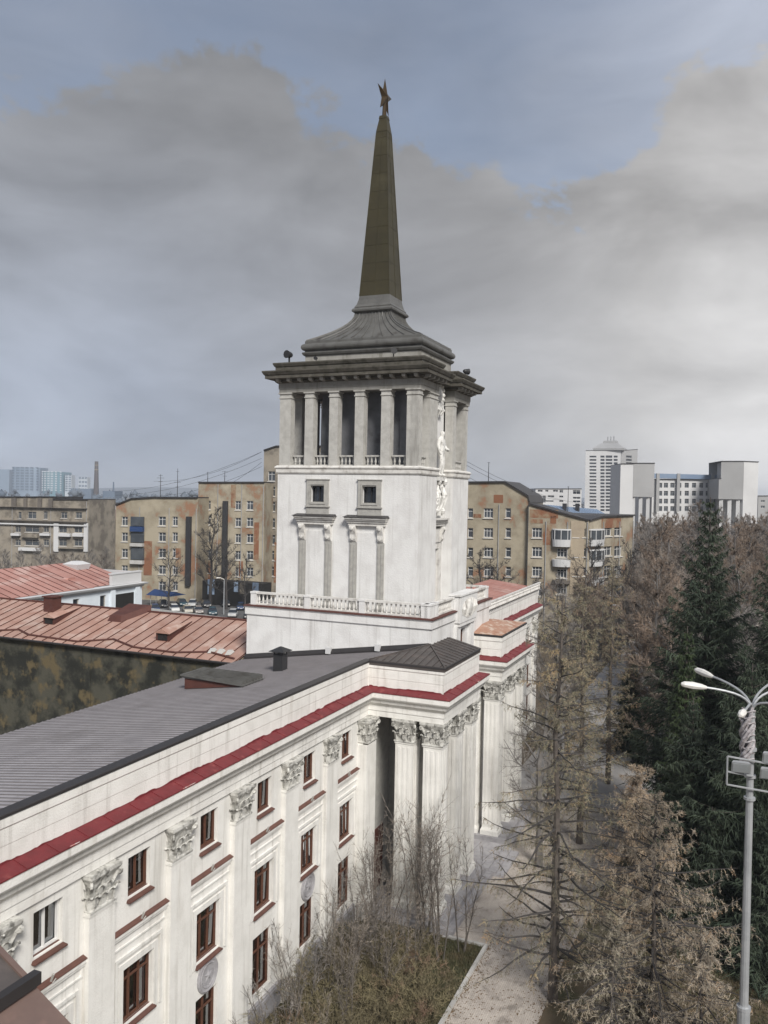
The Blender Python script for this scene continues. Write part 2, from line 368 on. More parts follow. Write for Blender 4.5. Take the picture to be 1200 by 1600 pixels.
def facade(mb, O, n, s0, s1, z0, z1, holes, reveal, m=0, mr=0):
    """wall face with real openings: O a point of the wall line (s=0), n outward normal, holes (s0,s1,z0,z1)"""
    a = math.atan2(n[0], -n[1]); d = (math.cos(a), math.sin(a))
    P = lambda s, z, o=0.0: (O[0] + d[0] * s - n[0] * o, O[1] + d[1] * s - n[1] * o, z)
    ss = sorted({s0, s1, *[h[i] for h in holes for i in (0, 1)]}); zs = sorted({z0, z1, *[h[i] for h in holes for i in (2, 3)]})
    ss = [x for x in ss if s0 <= x <= s1]; zs = [x for x in zs if z0 <= x <= z1]
    for i in range(len(ss) - 1):
        sm = (ss[i] + ss[i + 1]) / 2; run = None
        col = []
        for k in range(len(zs) - 1):
            zm = (zs[k] + zs[k + 1]) / 2
            solid = not any(h[0] < sm < h[1] and h[2] < zm < h[3] for h in holes)
            if solid:
                if run is None: run = zs[k]
            elif run is not None: col.append((run, zs[k])); run = None
        if run is not None: col.append((run, zs[-1]))
        for za, zb in col: mb.face([P(ss[i], za), P(ss[i + 1], za), P(ss[i + 1], zb), P(ss[i], zb)], m)
    for h in holes:
        a0, a1, b0, b1 = h
        mb.face([P(a0, b0), P(a0, b1), P(a0, b1, reveal), P(a0, b0, reveal)], mr); mb.face([P(a1, b1), P(a1, b0), P(a1, b0, reveal), P(a1, b1, reveal)], mr)
        mb.face([P(a0, b1), P(a1, b1), P(a1, b1, reveal), P(a0, b1, reveal)], mr); mb.face([P(a1, b0), P(a0, b0), P(a0, b0, reveal), P(a1, b0, reveal)], mr)
    return P, a

_wm = {}
def window_meshes(w, h, fr, mull, trans, mats, glass='glass', sill=None):
    """local axes: x along the wall, -y outwards, origin at the bottom centre of the opening's glass plane"""
    key = (round(w, 2), round(h, 2), fr, mull, trans, mats, glass, sill)
    if key in _wm: return _wm[key]
    b = MB(); t = fr
    b.box(-w / 2, -w / 2 + t, -.05, .05, 0, h); b.box(w / 2 - t, w / 2, -.05, .05, 0, h)
    b.box(-w / 2 + t, w / 2 - t, -.05, .05, 0, t); b.box(-w / 2 + t, w / 2 - t, -.05, .05, h - t, h)
    for k in range(mull):
        x = -w / 2 + w * (k + 1) / (mull + 1); b.box(x - t * .4, x + t * .4, -.045, .045, t, h - t)
    if trans:
        xs = [-w / 2 + w * k / (mull + 1) for k in range(mull + 2)]
        for k in range(mull + 1): b.box(xs[k] + t * (.95 if k == 0 else .42), xs[k + 1] - t * (.95 if k == mull else .42), -.04, .04, h * trans - t * .4, h * trans + t * .4)
    fm = b.mesh('window', mats)
    gm = boxmesh('pane', glass, -w / 2 + .01, w / 2 - .01, .06, .08, .01, h - .01)
    sm = None
    if sill:
        q = MB(); rv = sill
        q.hexa([(-w / 2 - .08, -rv - .16, -.16), (w / 2 + .08, -rv - .16, -.16), (w / 2 + .08, -.06, -.16), (-w / 2 - .08, -.06, -.16)],
               [(-w / 2 - .08, -rv - .16, -.11), (w / 2 + .08, -rv - .16, -.11), (w / 2 - .01, -.06, .0), (-w / 2 + .01, -.06, .0)])
        sm = q.mesh('sill', 'sill_red')
    _wm[key] = (fm, gm, sm); return _wm[key]
def add_window(parent, loc, a, w, h, fr=.07, mull=1, trans=0, mats='white_frame', glass='glass', sill=None, far=False):
    fm, gm, sm = window_meshes(w, h, fr, mull, trans, mats, glass, sill)
    o = put('window', fm, parent, loc, a)
    child('pane', gm, o)
    if sm: child('sill', sm, o)
    return o

def sweep(mb, prof, path, m=0, ends=True):
    """run a profile (out, z) along a plan path, outwards to the right of travel, with mitred corners"""
    n = len(path); secs = []
    for i, p in enumerate(path):
        p = Vector((p[0], p[1]))
        d0 = (p - Vector(path[i - 1])).normalized() if i else None
        d1 = (Vector(path[i + 1]) - p).normalized() if i < n - 1 else None
        if d0 is None: d0 = d1
        if d1 is None: d1 = d0
        n0, n1 = Vector((d0.y, -d0.x)), Vector((d1.y, -d1.x))
        nn = (n0 + n1); nn = nn / max(.2, (1 + n0.dot(n1)))
        secs.append([(p.x + nn.x * o, p.y + nn.y * o, z) for o, z in prof])
    i0 = len(mb.v); k = len(prof)
    for q in secs: mb.v += q
    for i in range(n - 1):
        for j in range(k):
            a = i0 + i * k
            mb.f.append((a + j, a + (j + 1) % k, a + k + (j + 1) % k, a + k + j)); mb.mi.append(m)
    if ends:
        mb.f.append(tuple(i0 + j for j in range(k))); mb.f.append(tuple(i0 + (n - 1) * k + j for j in reversed(range(k)))); mb.mi += [m, m]

# ------------------------------------------------------------------ ground, paths
g = MB(); g.face([(-390, -3590, -.03), (6290, -3590, -.03), (6290, 6290, -.03), (-390, 6290, -.03)]); g.build('ground', 'soil', kind='structure')
g = MB(); g.face([(4, 8.15, -.014), (42.9, 7.9, -.014), (42.9, 11.86, -.014), (4, 11.86, -.014)])
g.face([(42.9, 7.9, -.014), (66, 6.4, -.014), (66, 17.4, -.014), (42.9, 17.4, -.014)]); g.build('path', 'paving', kind='structure')
g = MB(); g.face([(66, 6.0, -.014), (150, 7.0, -.014), (150, 17.5, -.014), (66, 17.5, -.014)])
g.face([(84, -40, -.018), (128, -40, -.018), (128, 7, -.018), (84, 6, -.018)]); g.build('plaza', 'plaza', kind='structure')
g = MB(); g.face([(62, 60, -.012), (230, 60, -.012), (230, 260, -.012), (62, 260, -.012)]); g.build('car_park', 'asphalt', kind='structure')
g = MB(); g.face([(4, 12.02, .03), (42.55, 12.02, .03), (42.55, 19.4, .03), (4, 19.4, .03)]); lawn = g.build('lawn', 'grass_bed', kind='structure')
kerb = MB(); kerb.box(4, 42.74, 11.86, 12.02, -.03, .05); kerb.box(42.58, 42.74, 12.02, 14.4, -.03, .05); kerb = kerb.build('kerb', 'concrete', kind='structure')
km = boxmesh('kerb_stone', 'concrete', -.485, .485, -.085, .085, 0, .10)
for i in range(26): put('kerb_stone', km, kerb, (42.25 - i * 1.0, 11.94, .05), 0)
for i in range(2): put('kerb_stone', km, kerb, (42.66, 12.55 + i * 1.0, .05), R(90))

# ------------------------------------------------------------------ the white columned house: shared pieces
YW = 19.55
def leaf(b, x, y, z, ang, w, h, out):
    """a curled acanthus leaf standing on the bell of a capital"""
    ca, sa = math.cos(ang), math.sin(ang); secs = []
    for t, o, ww in ((0, .0, .8), (.35, .05, 1.0), (.7, .12, .95), (.92, .30, .7), (1.0, .42, .45), (.90, .50, .25)):
        r = out * o; hw = w * ww / 2
        c = Vector((x + ca * r, y + sa * r, z + h * t)); s = Vector((-sa, ca, 0)) * hw; n = Vector((ca, sa, .2)) * .035
        secs.append([c - s - n, c + s - n, c + s * .8 + n, c - s * .8 + n])
    i0 = len(b.v)
    for q in secs: b.v += [tuple(p) for p in q]
    for k in range(len(secs) - 1):
        for j in range(4):
            a = i0 + k * 4; b.f.append((a + j, a + (j + 1) % 4, a + 4 + (j + 1) % 4, a + 4 + j)); b.mi.append(0)
    b.f.append(tuple(i0 + 4 * (len(secs) - 1) + j for j in range(4))); b.mi.append(0)
def capital_mesh():
    b = MB(); h = .56
    b.rectloft([(h + .06, h + .06, 0), (h + .06, h + .06, .07), (h - .04, h - .04, .10), (h - .05, h - .05, .55), (h + .02, h + .02, .9), (h + .14, h + .14, 1.12), (h + .17, h + .17, 1.18), (h + .17, h + .17, 1.30)], 0, 0)
    for s in range(4):
        a = s * math.pi / 2; ca, sa = math.cos(a), math.sin(a)
        for k in (-.36, 0, .36):
            leaf(b, ca * (h - .04) - sa * k, sa * (h - .04) + ca * k, .1, a, .34, .46, .42)
        for k in (-.19, .19):
            leaf(b, ca * (h - .02) - sa * k, sa * (h - .02) + ca * k, .36, a, .30, .52, .5)
        leaf(b, ca * (h - .0), sa * (h - .0), .78, a, .2, .36, .36)
        d = a + math.pi / 4
        leaf(b, math.cos(d) * (h + .17), math.sin(d) * (h + .17), .08, d, .34, .52, .42)
        # corner volute: a scroll in the diagonal plane
        cx, cy = math.cos(d) * (h + .36), math.sin(d) * (h + .36)
        pts = []
        for q in range(11):
            t = q / 10 * 2.2 * math.pi; r = .14 * (1 - q / 13)
            pts.append((cx + math.cos(d) * r * math.cos(t + 2.2), cy + math.sin(d) * r * math.cos(t + 2.2), 1.0 + r * math.sin(t + 2.2)))
        b.tube(pts, [.085 - .003 * q for q in range(11)], 5)
        b.tube([(math.cos(d) * (h + .1), math.sin(d) * (h + .1), .55), (math.cos(d) * (h + .3), math.sin(d) * (h + .3), .95), (cx, cy, 1.10)], [.07, .08, .06], 5)
    return b.mesh('capital', 'capital_stone')
CAP = capital_mesh()
def plain_pier(name, x0, x1, y0, y1, z0, z1, parent, m='plaster', fl=True):
    b = MB(); cx, cy = (x0 + x1) / 2, (y0 + y1) / 2; hx, hy = (x1 - x0) / 2, (y1 - y0) / 2
    b.rectloft([(hx + .10, hy + .10, z0), (hx + .10, hy + .10, z0 + .3), (hx + .04, hy + .04, z0 + .42), (hx, hy, z0 + .5), (hx, hy, z1 - .12), (hx + .04, hy + .04, z1 - .10), (hx + .04, hy + .04, z1)], cx, cy)
    if fl:
        for s in (-1, 1):
            for k in (-.5, 0, .5):
                b.box(cx + k * hx * 1.1 - .07, cx + k * hx * 1.1 + .07, cy + s * hy - (.0 if s > 0 else .025), cy + s * hy + (.025 if s > 0 else 0), z0 + .7, z1 - .3)
                b.box(cx + s * hx - (.0 if s > 0 else .025), cx + s * hx + (.025 if s > 0 else 0), cy + k * hy * 1.1 - .07, cy + k * hy * 1.1 + .07, z0 + .7, z1 - .3)
    return b.build(name, m, parent)

ENTAB = [(-.30, 11.40), (.06, 11.40), (.06, 11.72), (.10, 11.74), (.10, 12.02), (.18, 12.10), (.30, 12.22), (.36, 12.40), (.50, 12.50), (.55, 12.58), (.55, 12.86), (-.30, 12.86)]
FLASH = [(-.04, 12.863), (.585, 12.863), (.585, 12.905), (.012, 13.07), (-.04, 13.07)]
PARA = [(-.36, 12.88), (0, 12.88), (0, 13.58), (.014, 13.60), (.014, 14.10), (.055, 14.16), (.055, 14.40), (.02, 14.45), (-.36, 14.45)]
EDGE = [(-.36, 14.452), (.085, 14.452), (.085, 14.53), (.06, 14.56), (-.36, 14.56)]
def entablature(root, path):
    b = MB(); sweep(b, ENTAB, path); b.build('entablature', 'plaster', root)
    b = MB(); sweep(b, PARA, path); b.build('parapet', 'plaster', root)
    fl = MB(); sweep(fl, FLASH, path); f = fl.build('flashing', 'red_sheet', root, label='red painted sheet metal covering the cornice')
    # ragged upper paint line where the red sheet is turned up against the parapet, and a chipped drip edge
    up, chip = MB(), MB(); rr = random.Random(3)
    for i in range(len(path) - 1):
        p, q = Vector(path[i]), Vector(path[i + 1]); L = (q - p).length; d = (q - p) / L; n = Vector((d.y, -d.x)); s = .06
        h = .06
        while s < L - .1:
            w = min(rr.uniform(.06, .24), L - .08 - s); h2 = max(.012, min(.085, h + rr.uniform(-.045, .045)))
            a, c = p + d * s + n * .004, p + d * (s + w) + n * .004; a2, c2 = a + n * .012, c + n * .012
            up.hexa([(a.x, a.y, 13.05), (c.x, c.y, 13.05), (c2.x, c2.y, 13.05), (a2.x, a2.y, 13.05)],
                    [(a.x, a.y, 13.07 + h), (c.x, c.y, 13.07 + h2), (c2.x, c2.y, 13.07 + h2), (a2.x, a2.y, 13.07 + h)])
            h = h2; s += w
        s = .8
        while s < L - 1.5:
            w = rr.uniform(.25, 1.3)
            a, c = p + d * s + n * .5, p + d * (s + w) + n * (.5 + .01)
            if rr.random() < .35:
                k0, k1 = p + d * s, p + d * (s + w)
                zf = lambda o: 12.905 + (.585 - o) / (.585 - .012) * (13.07 - 12.905) + .004
                o1, o2 = .55, .587
                chip.hexa([(k0 + n * o1).to_tuple() + (zf(o1) - .003,), (k1 + n * (o1 + .02)).to_tuple() + (zf(o1 + .02) - .003,), (k1 + n * o2).to_tuple() + (zf(o2) - .003,), (k0 + n * o2).to_tuple() + (zf(o2) - .003,)],
                          [(k0 + n * o1).to_tuple() + (zf(o1),), (k1 + n * (o1 + .02)).to_tuple() + (zf(o1 + .02),), (k1 + n * o2).to_tuple() + (zf(o2),), (k0 + n * o2).to_tuple() + (zf(o2),)])
            s += w + rr.uniform(.5, 3)
    up.build('upturn', 'red_sheet', f, kind='stuff'); chip.build('chipped_paint', 'chipped_edge', f, kind='stuff')
    # raised seams of the red sheets
    sm = MB()
    for i in range(len(path) - 1):
        p, q = Vector(path[i]), Vector(path[i + 1]); L = (q - p).length; d = (q - p) / L; n = Vector((d.y, -d.x)); s = .7
        while s < L - .6:
            a = p + d * s; c = a + d * .025
            sm.hexa([(*(a + n * .02), 13.06), (*(c + n * .02), 13.06), (*(c + n * .58), 12.90), (*(a + n * .58), 12.90)],
                    [(*(a + n * .02), 13.092), (*(c + n * .02), 13.092), (*(c + n * .58), 12.925), (*(a + n * .58), 12.925)])
            s += 1.25
    sm.build('seam', 'red_sheet', f, kind='stuff')
    b = MB(); sweep(b, EDGE, path); b.build('roof_edge', 'dark_edge', root)

# ------------------------------------------------------------------ near wing with its portico
wing = thing('wing_building', 'long white pilastered wing with red cornice sheet and corner portico, in front', 'building', (27, 19.55, 0))
entablature(wing, [(8.6, 19.5), (43.5, 19.5), (43.5, 14.92), (50.3, 14.92), (50.3, 16.9)])
BAYS = [15.25 + 4.27 * k for k in range(7)]        # window axes
PIL = [13.12 + 4.27 * k for k in range(8)]         # pilaster axes
holes = []
for i, x in enumerate(BAYS):
    holes += [(x - .6, x + .6, 9.62, 11.05), (x - .81, x + .81, 5.12, 7.18)]
    holes.append((x - .75, x + .75, 1.35, 3.62) if i % 2 else (x - .8, x + .8, 1.35, 4.05))
wb = MB(); P, A = facade(wb, (0, YW), (0, -1), 8.6, 46.88, 0, 11.45, holes, .30)
wb.face([(8.6, 30.1, 0), (8.6, YW, 0), (8.6, YW, 14.4), (8.6, 30.1, 12.9)])
wb.face([(46.88, 30.1, 0), (8.6, 30.1, 0), (8.6, 30.1, 12.9), (46.88, 30.1, 12.9)])
wb.build('wall', 'plaster', wing)
pl = MB(); pl.box(8.6, 42.0, 19.36, YW - .002, 0, .95); pl.box(8.6, 42.0, 19.40, YW - .002, .952, 1.05); pl.build('plinth', 'plinth', wing)
def pilaster_mesh():
    b = MB()
    b.box(-.62, .62, 0, .24, 0, 9.98); b.box(-.70, .70, -.08, .24, 0, .55); b.box(-.66, .66, -.04, .24, .55, .75)
    b.box(-.65, .65, -.035, .24, 9.98, 10.09)
    return b.mesh('pilaster', 'plaster')
PM = pilaster_mesh()
for x in PIL:
    put('pilaster', PM, wing, (x, YW - .245, 0)); put('capital', CAP, wing, (x, YW + .30, 10.09))
# window trim
def frame_mesh(w, h, t, d, steps=1):
    b = MB()
    for k in range(steps):
        o = k * t * .5; dd = d * (1 - .45 * k)
        x, z0, z1 = w / 2 + o, -o * .0, h + o; tt = t if k == 0 else t * .5
        b.box(-x - tt, -x, -dd, .0, z0, z1 + tt); b.box(x, x + tt, -dd, 0, z0, z1 + tt); b.box(-x, x, -dd, 0, z1, z1 + tt)
    return b.mesh('window_surround', 'plaster')
SUR = frame_mesh(1.66, 2.2, .22, .05); SUR2 = frame_mesh(2.3, 2.62, .12, .085)
lb = MB()
lb.box(-1.52, 1.52, -.16, 0, -.12, -.0); lb.box(-1.50, 1.50, -.10, 0, -.24, -.122); lb.box(-1.46, 1.46, -.05, 0, -.62, -.56)
lb.box(-1.46, -1.40, -.045, 0, -.558, -.242); lb.box(1.40, 1.46, -.045, 0, -.558, -.242)
LEDGE = lb.mesh('ledge', 'plaster')
lc = MB(); lc.hexa([(-1.53, -.19, .004), (1.53, -.19, .004), (1.53, -.002, .004), (-1.53, -.002, .004)], [(-1.53, -.19, .03), (1.53, -.19, .03), (1.53, -.002, .10), (-1.53, -.002, .10)])
LEDGECAP = lc.mesh('ledge_cover', 'sill_red')
fh = MB(); fh.tube([(0, 0, -.1), (0, -.14, .06), (.0, -.24, .30)], [.035, .035, .045], 5); fh.tube([(-.06, 0, -.02), (.02, -.2, .02), (.10, -.24, .12)], .025, 4)
HOLDER = fh.mesh('flag_holder', 'grey_trim')
rd = MB(); rd.lathe([(.70, 0), (.70, .06), (.62, .10), (.56, .06), (.50, .06), (.48, .09), (.40, .05), (.30, .05)], 0, 0, 24, axis='y')
for k in range(10):
    t = 2 * math.pi * k / 10; rr_ = .30 if k % 2 == 0 else .13
    t2 = 2 * math.pi * (k + 1) / 10; r2 = .30 if (k + 1) % 2 == 0 else .13
    rd.face([(0, -.12, 0), (rr_ * math.sin(t), -.055, rr_ * math.cos(t)), (r2 * math.sin(t2), -.055, r2 * math.cos(t2))])
for k in range(16):
    t = 2 * math.pi * k / 16; leaf(rd, .44 * math.cos(t), 0, .44 * math.sin(t) - .04, -math.pi / 2, .1, .12, .12)
ROUND = rd.mesh('roundel', 'plinth')
crt = boxmesh('curtain', 'curtain', -.16, .16, .14, .16, .1, 1.1); crt2 = boxmesh('curtain', 'curtain', -.22, .22, .14, .16, .1, 1.7)
crt3 = boxmesh('curtain', 'far_teal', -.14, .14, .14, .16, .05, .75); crt4 = boxmesh('curtain', 'plaster_old', -.2, .2, .14, .16, .05, 1.2)
r2_ = random.Random(5)
def sash(w, h):
    b = MB()
    for x0, x1 in ((-w / 2 + .06, -.05), (.05, w / 2 - .06)):
        b.box(x0, x0 + .07, .085, .115, .06, h - .06); b.box(x1 - .07, x1, .085, .115, .06, h - .06); b.box(x0 + .071, x1 - .071, .085, .115, .06, .14); b.box(x0 + .071, x1 - .071, .085, .115, h - .14, h - .06)
        b.box(x0 + .071, x1 - .071, .085, .115, h * .68, h * .68 + .05)
    return b.mesh('inner_sash', 'white_frame')
SA, SB_, SC = sash(1.18, 1.40), sash(1.60, 2.02), sash(1.5, 2.3)
for i, x in enumerate(BAYS):
    o = add_window(wing, (x, YW + .22, 9.64), A, 1.18, 1.40, .06, 1, 0, 'wood_frame' if i not in (1,) else 'white_frame', 'glass_clear', sill=.22)
    child('inner_sash', SA, o)
    for q in r2_.sample((-.38, -.2, .0, .2, .38), r2_.choice((1, 2, 2, 3))): child('curtain', crt if r2_.random() < .7 else crt3, o, (q, r2_.uniform(0, .04), r2_.choice((0, .18))))
    for ch_ in o.children:
        if ch_.name.startswith('pane'): ch_.rotation_euler = (R(r2_.uniform(-1.5, 1.5)), 0, R(r2_.uniform(-2.5, 2.5)))
    o = add_window(wing, (x, YW + .22, 5.14), A, 1.60, 2.02, .06, 2, .74, 'wood_frame', 'glass_clear', sill=.22)
    child('inner_sash', SB_, o)
    for q in r2_.sample((-.5, -.22, .05, .3, .52), r2_.choice((1, 2, 3))): child('curtain', crt2 if r2_.random() < .7 else crt4, o, (q, r2_.uniform(0, .04), 0))
    for ch_ in o.children:
        if ch_.name.startswith('pane'): ch_.rotation_euler = (R(r2_.uniform(-1.5, 1.5)), 0, R(r2_.uniform(-2.5, 2.5)))
    if i % 2: o = add_window(wing, (x, YW + .22, 1.36), A, 1.48, 2.24, .065, 1, .7, 'wood_frame', 'glass_clear')
    else: o = add_window(wing, (x, YW + .22, 1.36), A, 1.58, 2.67, .065, 1, .7, 'wood_frame', 'glass_clear')
    child('inner_sash', SC, o)
    put('window_surround', SUR, wing, (x, YW - .002, 4.98)); put('window_surround', SUR2, wing, (x, YW - .003, 4.96))
    l = put('ledge', LEDGE, wing, (x, YW - .002, 8.62)); child('ledge_cover', LEDGECAP, l); child('flag_holder', HOLDER, l)
    if i % 2: put('roundel', ROUND, wing, (x, YW - .001, 4.34))
# inner darkness behind the openings
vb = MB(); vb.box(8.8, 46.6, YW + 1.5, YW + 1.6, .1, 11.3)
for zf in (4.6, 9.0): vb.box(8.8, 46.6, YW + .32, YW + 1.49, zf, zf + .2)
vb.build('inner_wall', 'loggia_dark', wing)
# portico: platform, piers, soffit
pf = MB(); pf.box(42.9, 50.9, 13.9, 19.3, -.03, .28); pf.box(43.2, 50.6, 14.3, 19.2, .28, .60); pf.build('platform', 'plinth', wing)
for (x0, y0) in ((43.5, 14.92), (43.5, 16.62), (46.3, 14.92), (49.1, 14.92)):
    plain_pier('pier', x0 + .06, x0 + 1.14, y0 + .06, y0 + 1.14, .6, 10.09, wing)
    put('capital', CAP, wing, (x0 + .60, y0 + .60, 10.09))
pb = MB(); pb.box(42.25, 43.56, 18.95, YW - .004, 0, 9.98); pb.build('corner_pier', 'plaster', wing); put('capital', CAP, wing, (42.92, YW - .05, 10.09))
sf = MB(); sf.box(43.75, 50.05, 15.2, 19.5, 11.5, 11.8); sf.build('soffit', 'stone_trim', wing)
bw = MB(); bw.box(43.6, 46.86, YW - .03, YW - .004, .6, 11.4); bw.box(46.84, 46.895, 17.0, YW - .04, .6, 11.4); bw.build('recess_wall', 'grey_trim', wing, label='darker grey wall deep inside the portico')  # thin grey panels over the plaster, darker than the walls around
dw = MB(); dw.box(44.4, 46.0, YW - .10, YW - .004, .6, 4.2); dw.build('door', 'door_red', wing)

# roofs of the wing: profiled sheet draining to the courtyard, hipped brown sheet over the portico
def zroof(y): return 14.53 - .1425 * (y - 19.5)
rf = MB(); x = 8.6; PITCH = .31; ye = 30.25
cols = []
while x < 46.85:
    for dx, dz in ((0, 0), (.262, 0), (.267, .032), (.300, .032)):
        if x + dx < 46.88: cols.append((x + dx, dz))
    x += PITCH
cols.append((46.88, 0))
for (xa, za), (xb, zb) in zip(cols, cols[1:]):
    ya = 19.70 if xa < 43.5 else 19.70 - (xa - 43.5) * .72
    yb = 19.70 if xb <= 43.5 else 19.70 - (xb - 43.5) * .72
    ys = [max(ya, yb) if abs(ya - yb) > .3 else None, None]
    rf.face([(xa, ya, zroof(ya) + za - .02), (xb, yb, zroof(yb) + zb - .02), (xb, ye, zroof(ye) + zb - .02), (xa, ye, zroof(ye) + za - .02)], 1 if max(za, zb) > 0 else 0)
rf.build('roof', ['sheet_grey', 'seam_dark'], wing, label='grey profiled metal roof sloping to the courtyard')
ph = MB(); A_, B_, F_ = (43.44, 14.86, 14.58), (50.36, 14.86, 14.58), (43.44, 19.44, 14.60)
D_ = (46.9, 16.98, 15.14)
E_ = (50.36, 16.98, 15.10)
for tri in ((A_, D_, F_), (A_, B_, E_), (A_, E_, D_)): ph.face(tri)
ph.face([A_, F_, (43.44, 19.44, 14.3), (43.44, 14.86, 14.3)]); ph.face([B_, A_, (43.44, 14.86, 14.3), (50.36, 14.86, 14.3)]); ph.face([E_, B_, (50.36, 14.86, 14.3), (50.36, 16.98, 14.3)])
def seam(b, p, q, w=.03, h=.05):
    p, q = Vector(p), Vector(q); d = (q - p).normalized(); s = d.cross(Vector((0, 0, 1))).normalized() * w / 2; u = Vector((0, 0, h))
    b.hexa([p - s, p + s, q + s, q - s], [p - s + u, p + s + u, q + s + u, q - s + u])
ph.build('portico_roof', 'sheet_brown', wing)
se = MB()
for k in range(10):
    t = (k + .6) / 10.5
    a = Vector(A_).lerp(Vector(F_), t)
    # up the slope (along +x) until the hip or the valley
    th = (D_[1] - A_[1]) / (F_[1] - A_[1])
    q = Vector(A_).lerp(Vector(D_), t / th) if t < th else Vector(F_).lerp(Vector(D_), (1 - t) / (1 - th))
    seam(se, a, q)
for k in range(11):
    x = 43.9 + k * .6; t = min(1, (x - 43.44) / (D_[0] - 43.44))
    q = Vector(A_).lerp(Vector(D_), t) if x < D_[0] else Vector((x, 16.96, 15.14 - .04 * (x - 46.9) / 3.46))
    seam(se, (x, 14.86, 14.58), q)
seam(se, A_, D_, .07, .07); seam(se, F_, D_, .07, .06)
se.build('seam', 'sheet_brown', wing, kind='stuff')
# flashing where roof meets the tower base, with pale patches
fb = MB()
for k in range(26):
    y0 = 17.05 + k * .5; y1 = y0 + .5
    fb.hexa([(46.72, y0, zroof(y0) + .02), (46.895, y0, zroof(y0) + .02), (46.895, y1, zroof(y1) + .02), (46.72, y1, zroof(y1) + .02)],
            [(46.72, y0, zroof(y0) + .12), (46.895, y0, zroof(y0) + .34), (46.895, y1, zroof(y1) + .34), (46.72, y1, zroof(y1) + .12)])
fb.build('wall_flashing', 'dark_edge', wing)
for y in (20.2, 23.6, 26.9): pp = MB(); pp.box(46.6, 46.86, y, y + .32, zroof(y) + .05, zroof(y) + .45); pp.build('vent_box', 'white_far', wing)

# roof hatch and ventilation pipe standing on the grey roof
hz = zroof(27.3) + .06; y0, y1 = 23.9, 27.3
ht = thing('roof_hatch', 'dark red wedge-shaped dormer hatch on the grey sheet roof', 'roof hatch', (37.6, 26, zroof(26)))
hb = MB(); zt = zroof(y0) + .10
hb.hexa([(36.7, y0, zroof(y0) + .02), (38.6, y0, zroof(y0) + .02), (38.6, y1, zroof(y1) + .02), (36.7, y1, zroof(y1) + .02)], [(36.7, y0, zt), (38.6, y0, zt), (38.6, y1, zt + .14), (36.7, y1, zt + .14)])
hb.build('side_wall', 'rust_dark', ht)
hb = MB(); hb.hexa([(36.55, y0 - .35, zt - .02), (38.75, y0 - .35, zt - .02), (38.75, y1 + .2, zt + .145), (36.55, y1 + .2, zt + .145)], [(36.55, y0 - .35, zt + .03), (38.75, y0 - .35, zt + .03), (38.75, y1 + .2, zt + .22), (36.55, y1 + .2, zt + .22)])
hr = hb.build('hatch_roof', 'attic_metal', ht)
hb = MB()
for k in range(8): hb.box(36.62 + k * .28, 36.65 + k * .28, y0 - .3, y1 + .15, zt + .03, zt + .25)
hb.build('seam', 'attic_metal', hr, kind='stuff')
vp = thing('vent_pipe', 'black roof ventilation pipe with pointed cap on grey sheet roof', 'vent', (41.6, 24.25, zroof(24.25)))
b = MB(); b.box(41.3, 41.9, 23.95, 24.55, zroof(24.6), zroof(24.25) + .95); b.build('pipe', 'iron', vp)
b = MB(); zc = zroof(24.25) + .95
for sx_ in (-1, 1):
    for sy_ in (-1, 1): b.box(41.6 + sx_ * .25 - .03, 41.6 + sx_ * .25 + .03, 24.25 + sy_ * .25 - .03, 24.25 + sy_ * .25 + .03, zc, zc + .16)
b.build('bracket', 'iron', vp)
b = MB(); b.rectloft([(.5, .5, zc + .15), (.5, .5, zc + .18), (.04, .04, zc + .42)], 41.6, 24.25); b.build('cap', 'iron', vp)

# ------------------------------------------------------------------ tower
TX, TY = 53.15, 23.43
tower = thing('spire_tower', 'white tower with pillared loggia, flared metal roof and tall dark spire', 'tower', (TX, TY, 0))
bx0, bx1, by0, by1 = 46.9, 59.5, 16.95, 29.95
b = MB(); P, A2 = facade(b, (0, by0), (0, -1), bx0, bx1, 0, 16.02, [(52.25, 53.75, 12.6, 15.25)], .35)
b.face([(bx0, by1, 0), (bx0, by0, 0), (bx0, by0, 16.02), (bx0, by1, 16.02)]); b.face([(bx1, by0, 0), (bx1, by1, 0), (bx1, by1, 16.02), (bx1, by0, 16.02)]); b.face([(bx1, by1, 0), (bx0, by1, 0), (bx0, by1, 16.02), (bx1, by1, 16.02)])
b.build('base_wall', 'plaster_tower', tower)
add_window(tower, (53.0, by0 + .27, 12.62), A2, 1.46, 2.6, .09, 1, .7, 'wood_frame')
b = MB(); b.rectloft([(6.36, 6.56, 16.021), (6.40, 6.60, 16.07), (6.40, 6.60, 16.50), (6.46, 6.66, 16.56), (6.46, 6.66, 16.60)], 53.2, 23.45); b.build('base_cornice', 'plaster_tower', tower)
b = MB(); b.rectloft([(6.50, 6.70, 16.602), (6.50, 6.70, 16.66), (6.3, 6.5, 16.70)], 53.2, 23.45); b.build('ledge_cover', 'rust_dark', tower)
b = MB(); b.rectloft([(6.2, 6.4, 16.65), (6.2, 6.4, 16.74)], 53.2, 23.45); b.build('terrace_floor', 'grey_trim', tower)
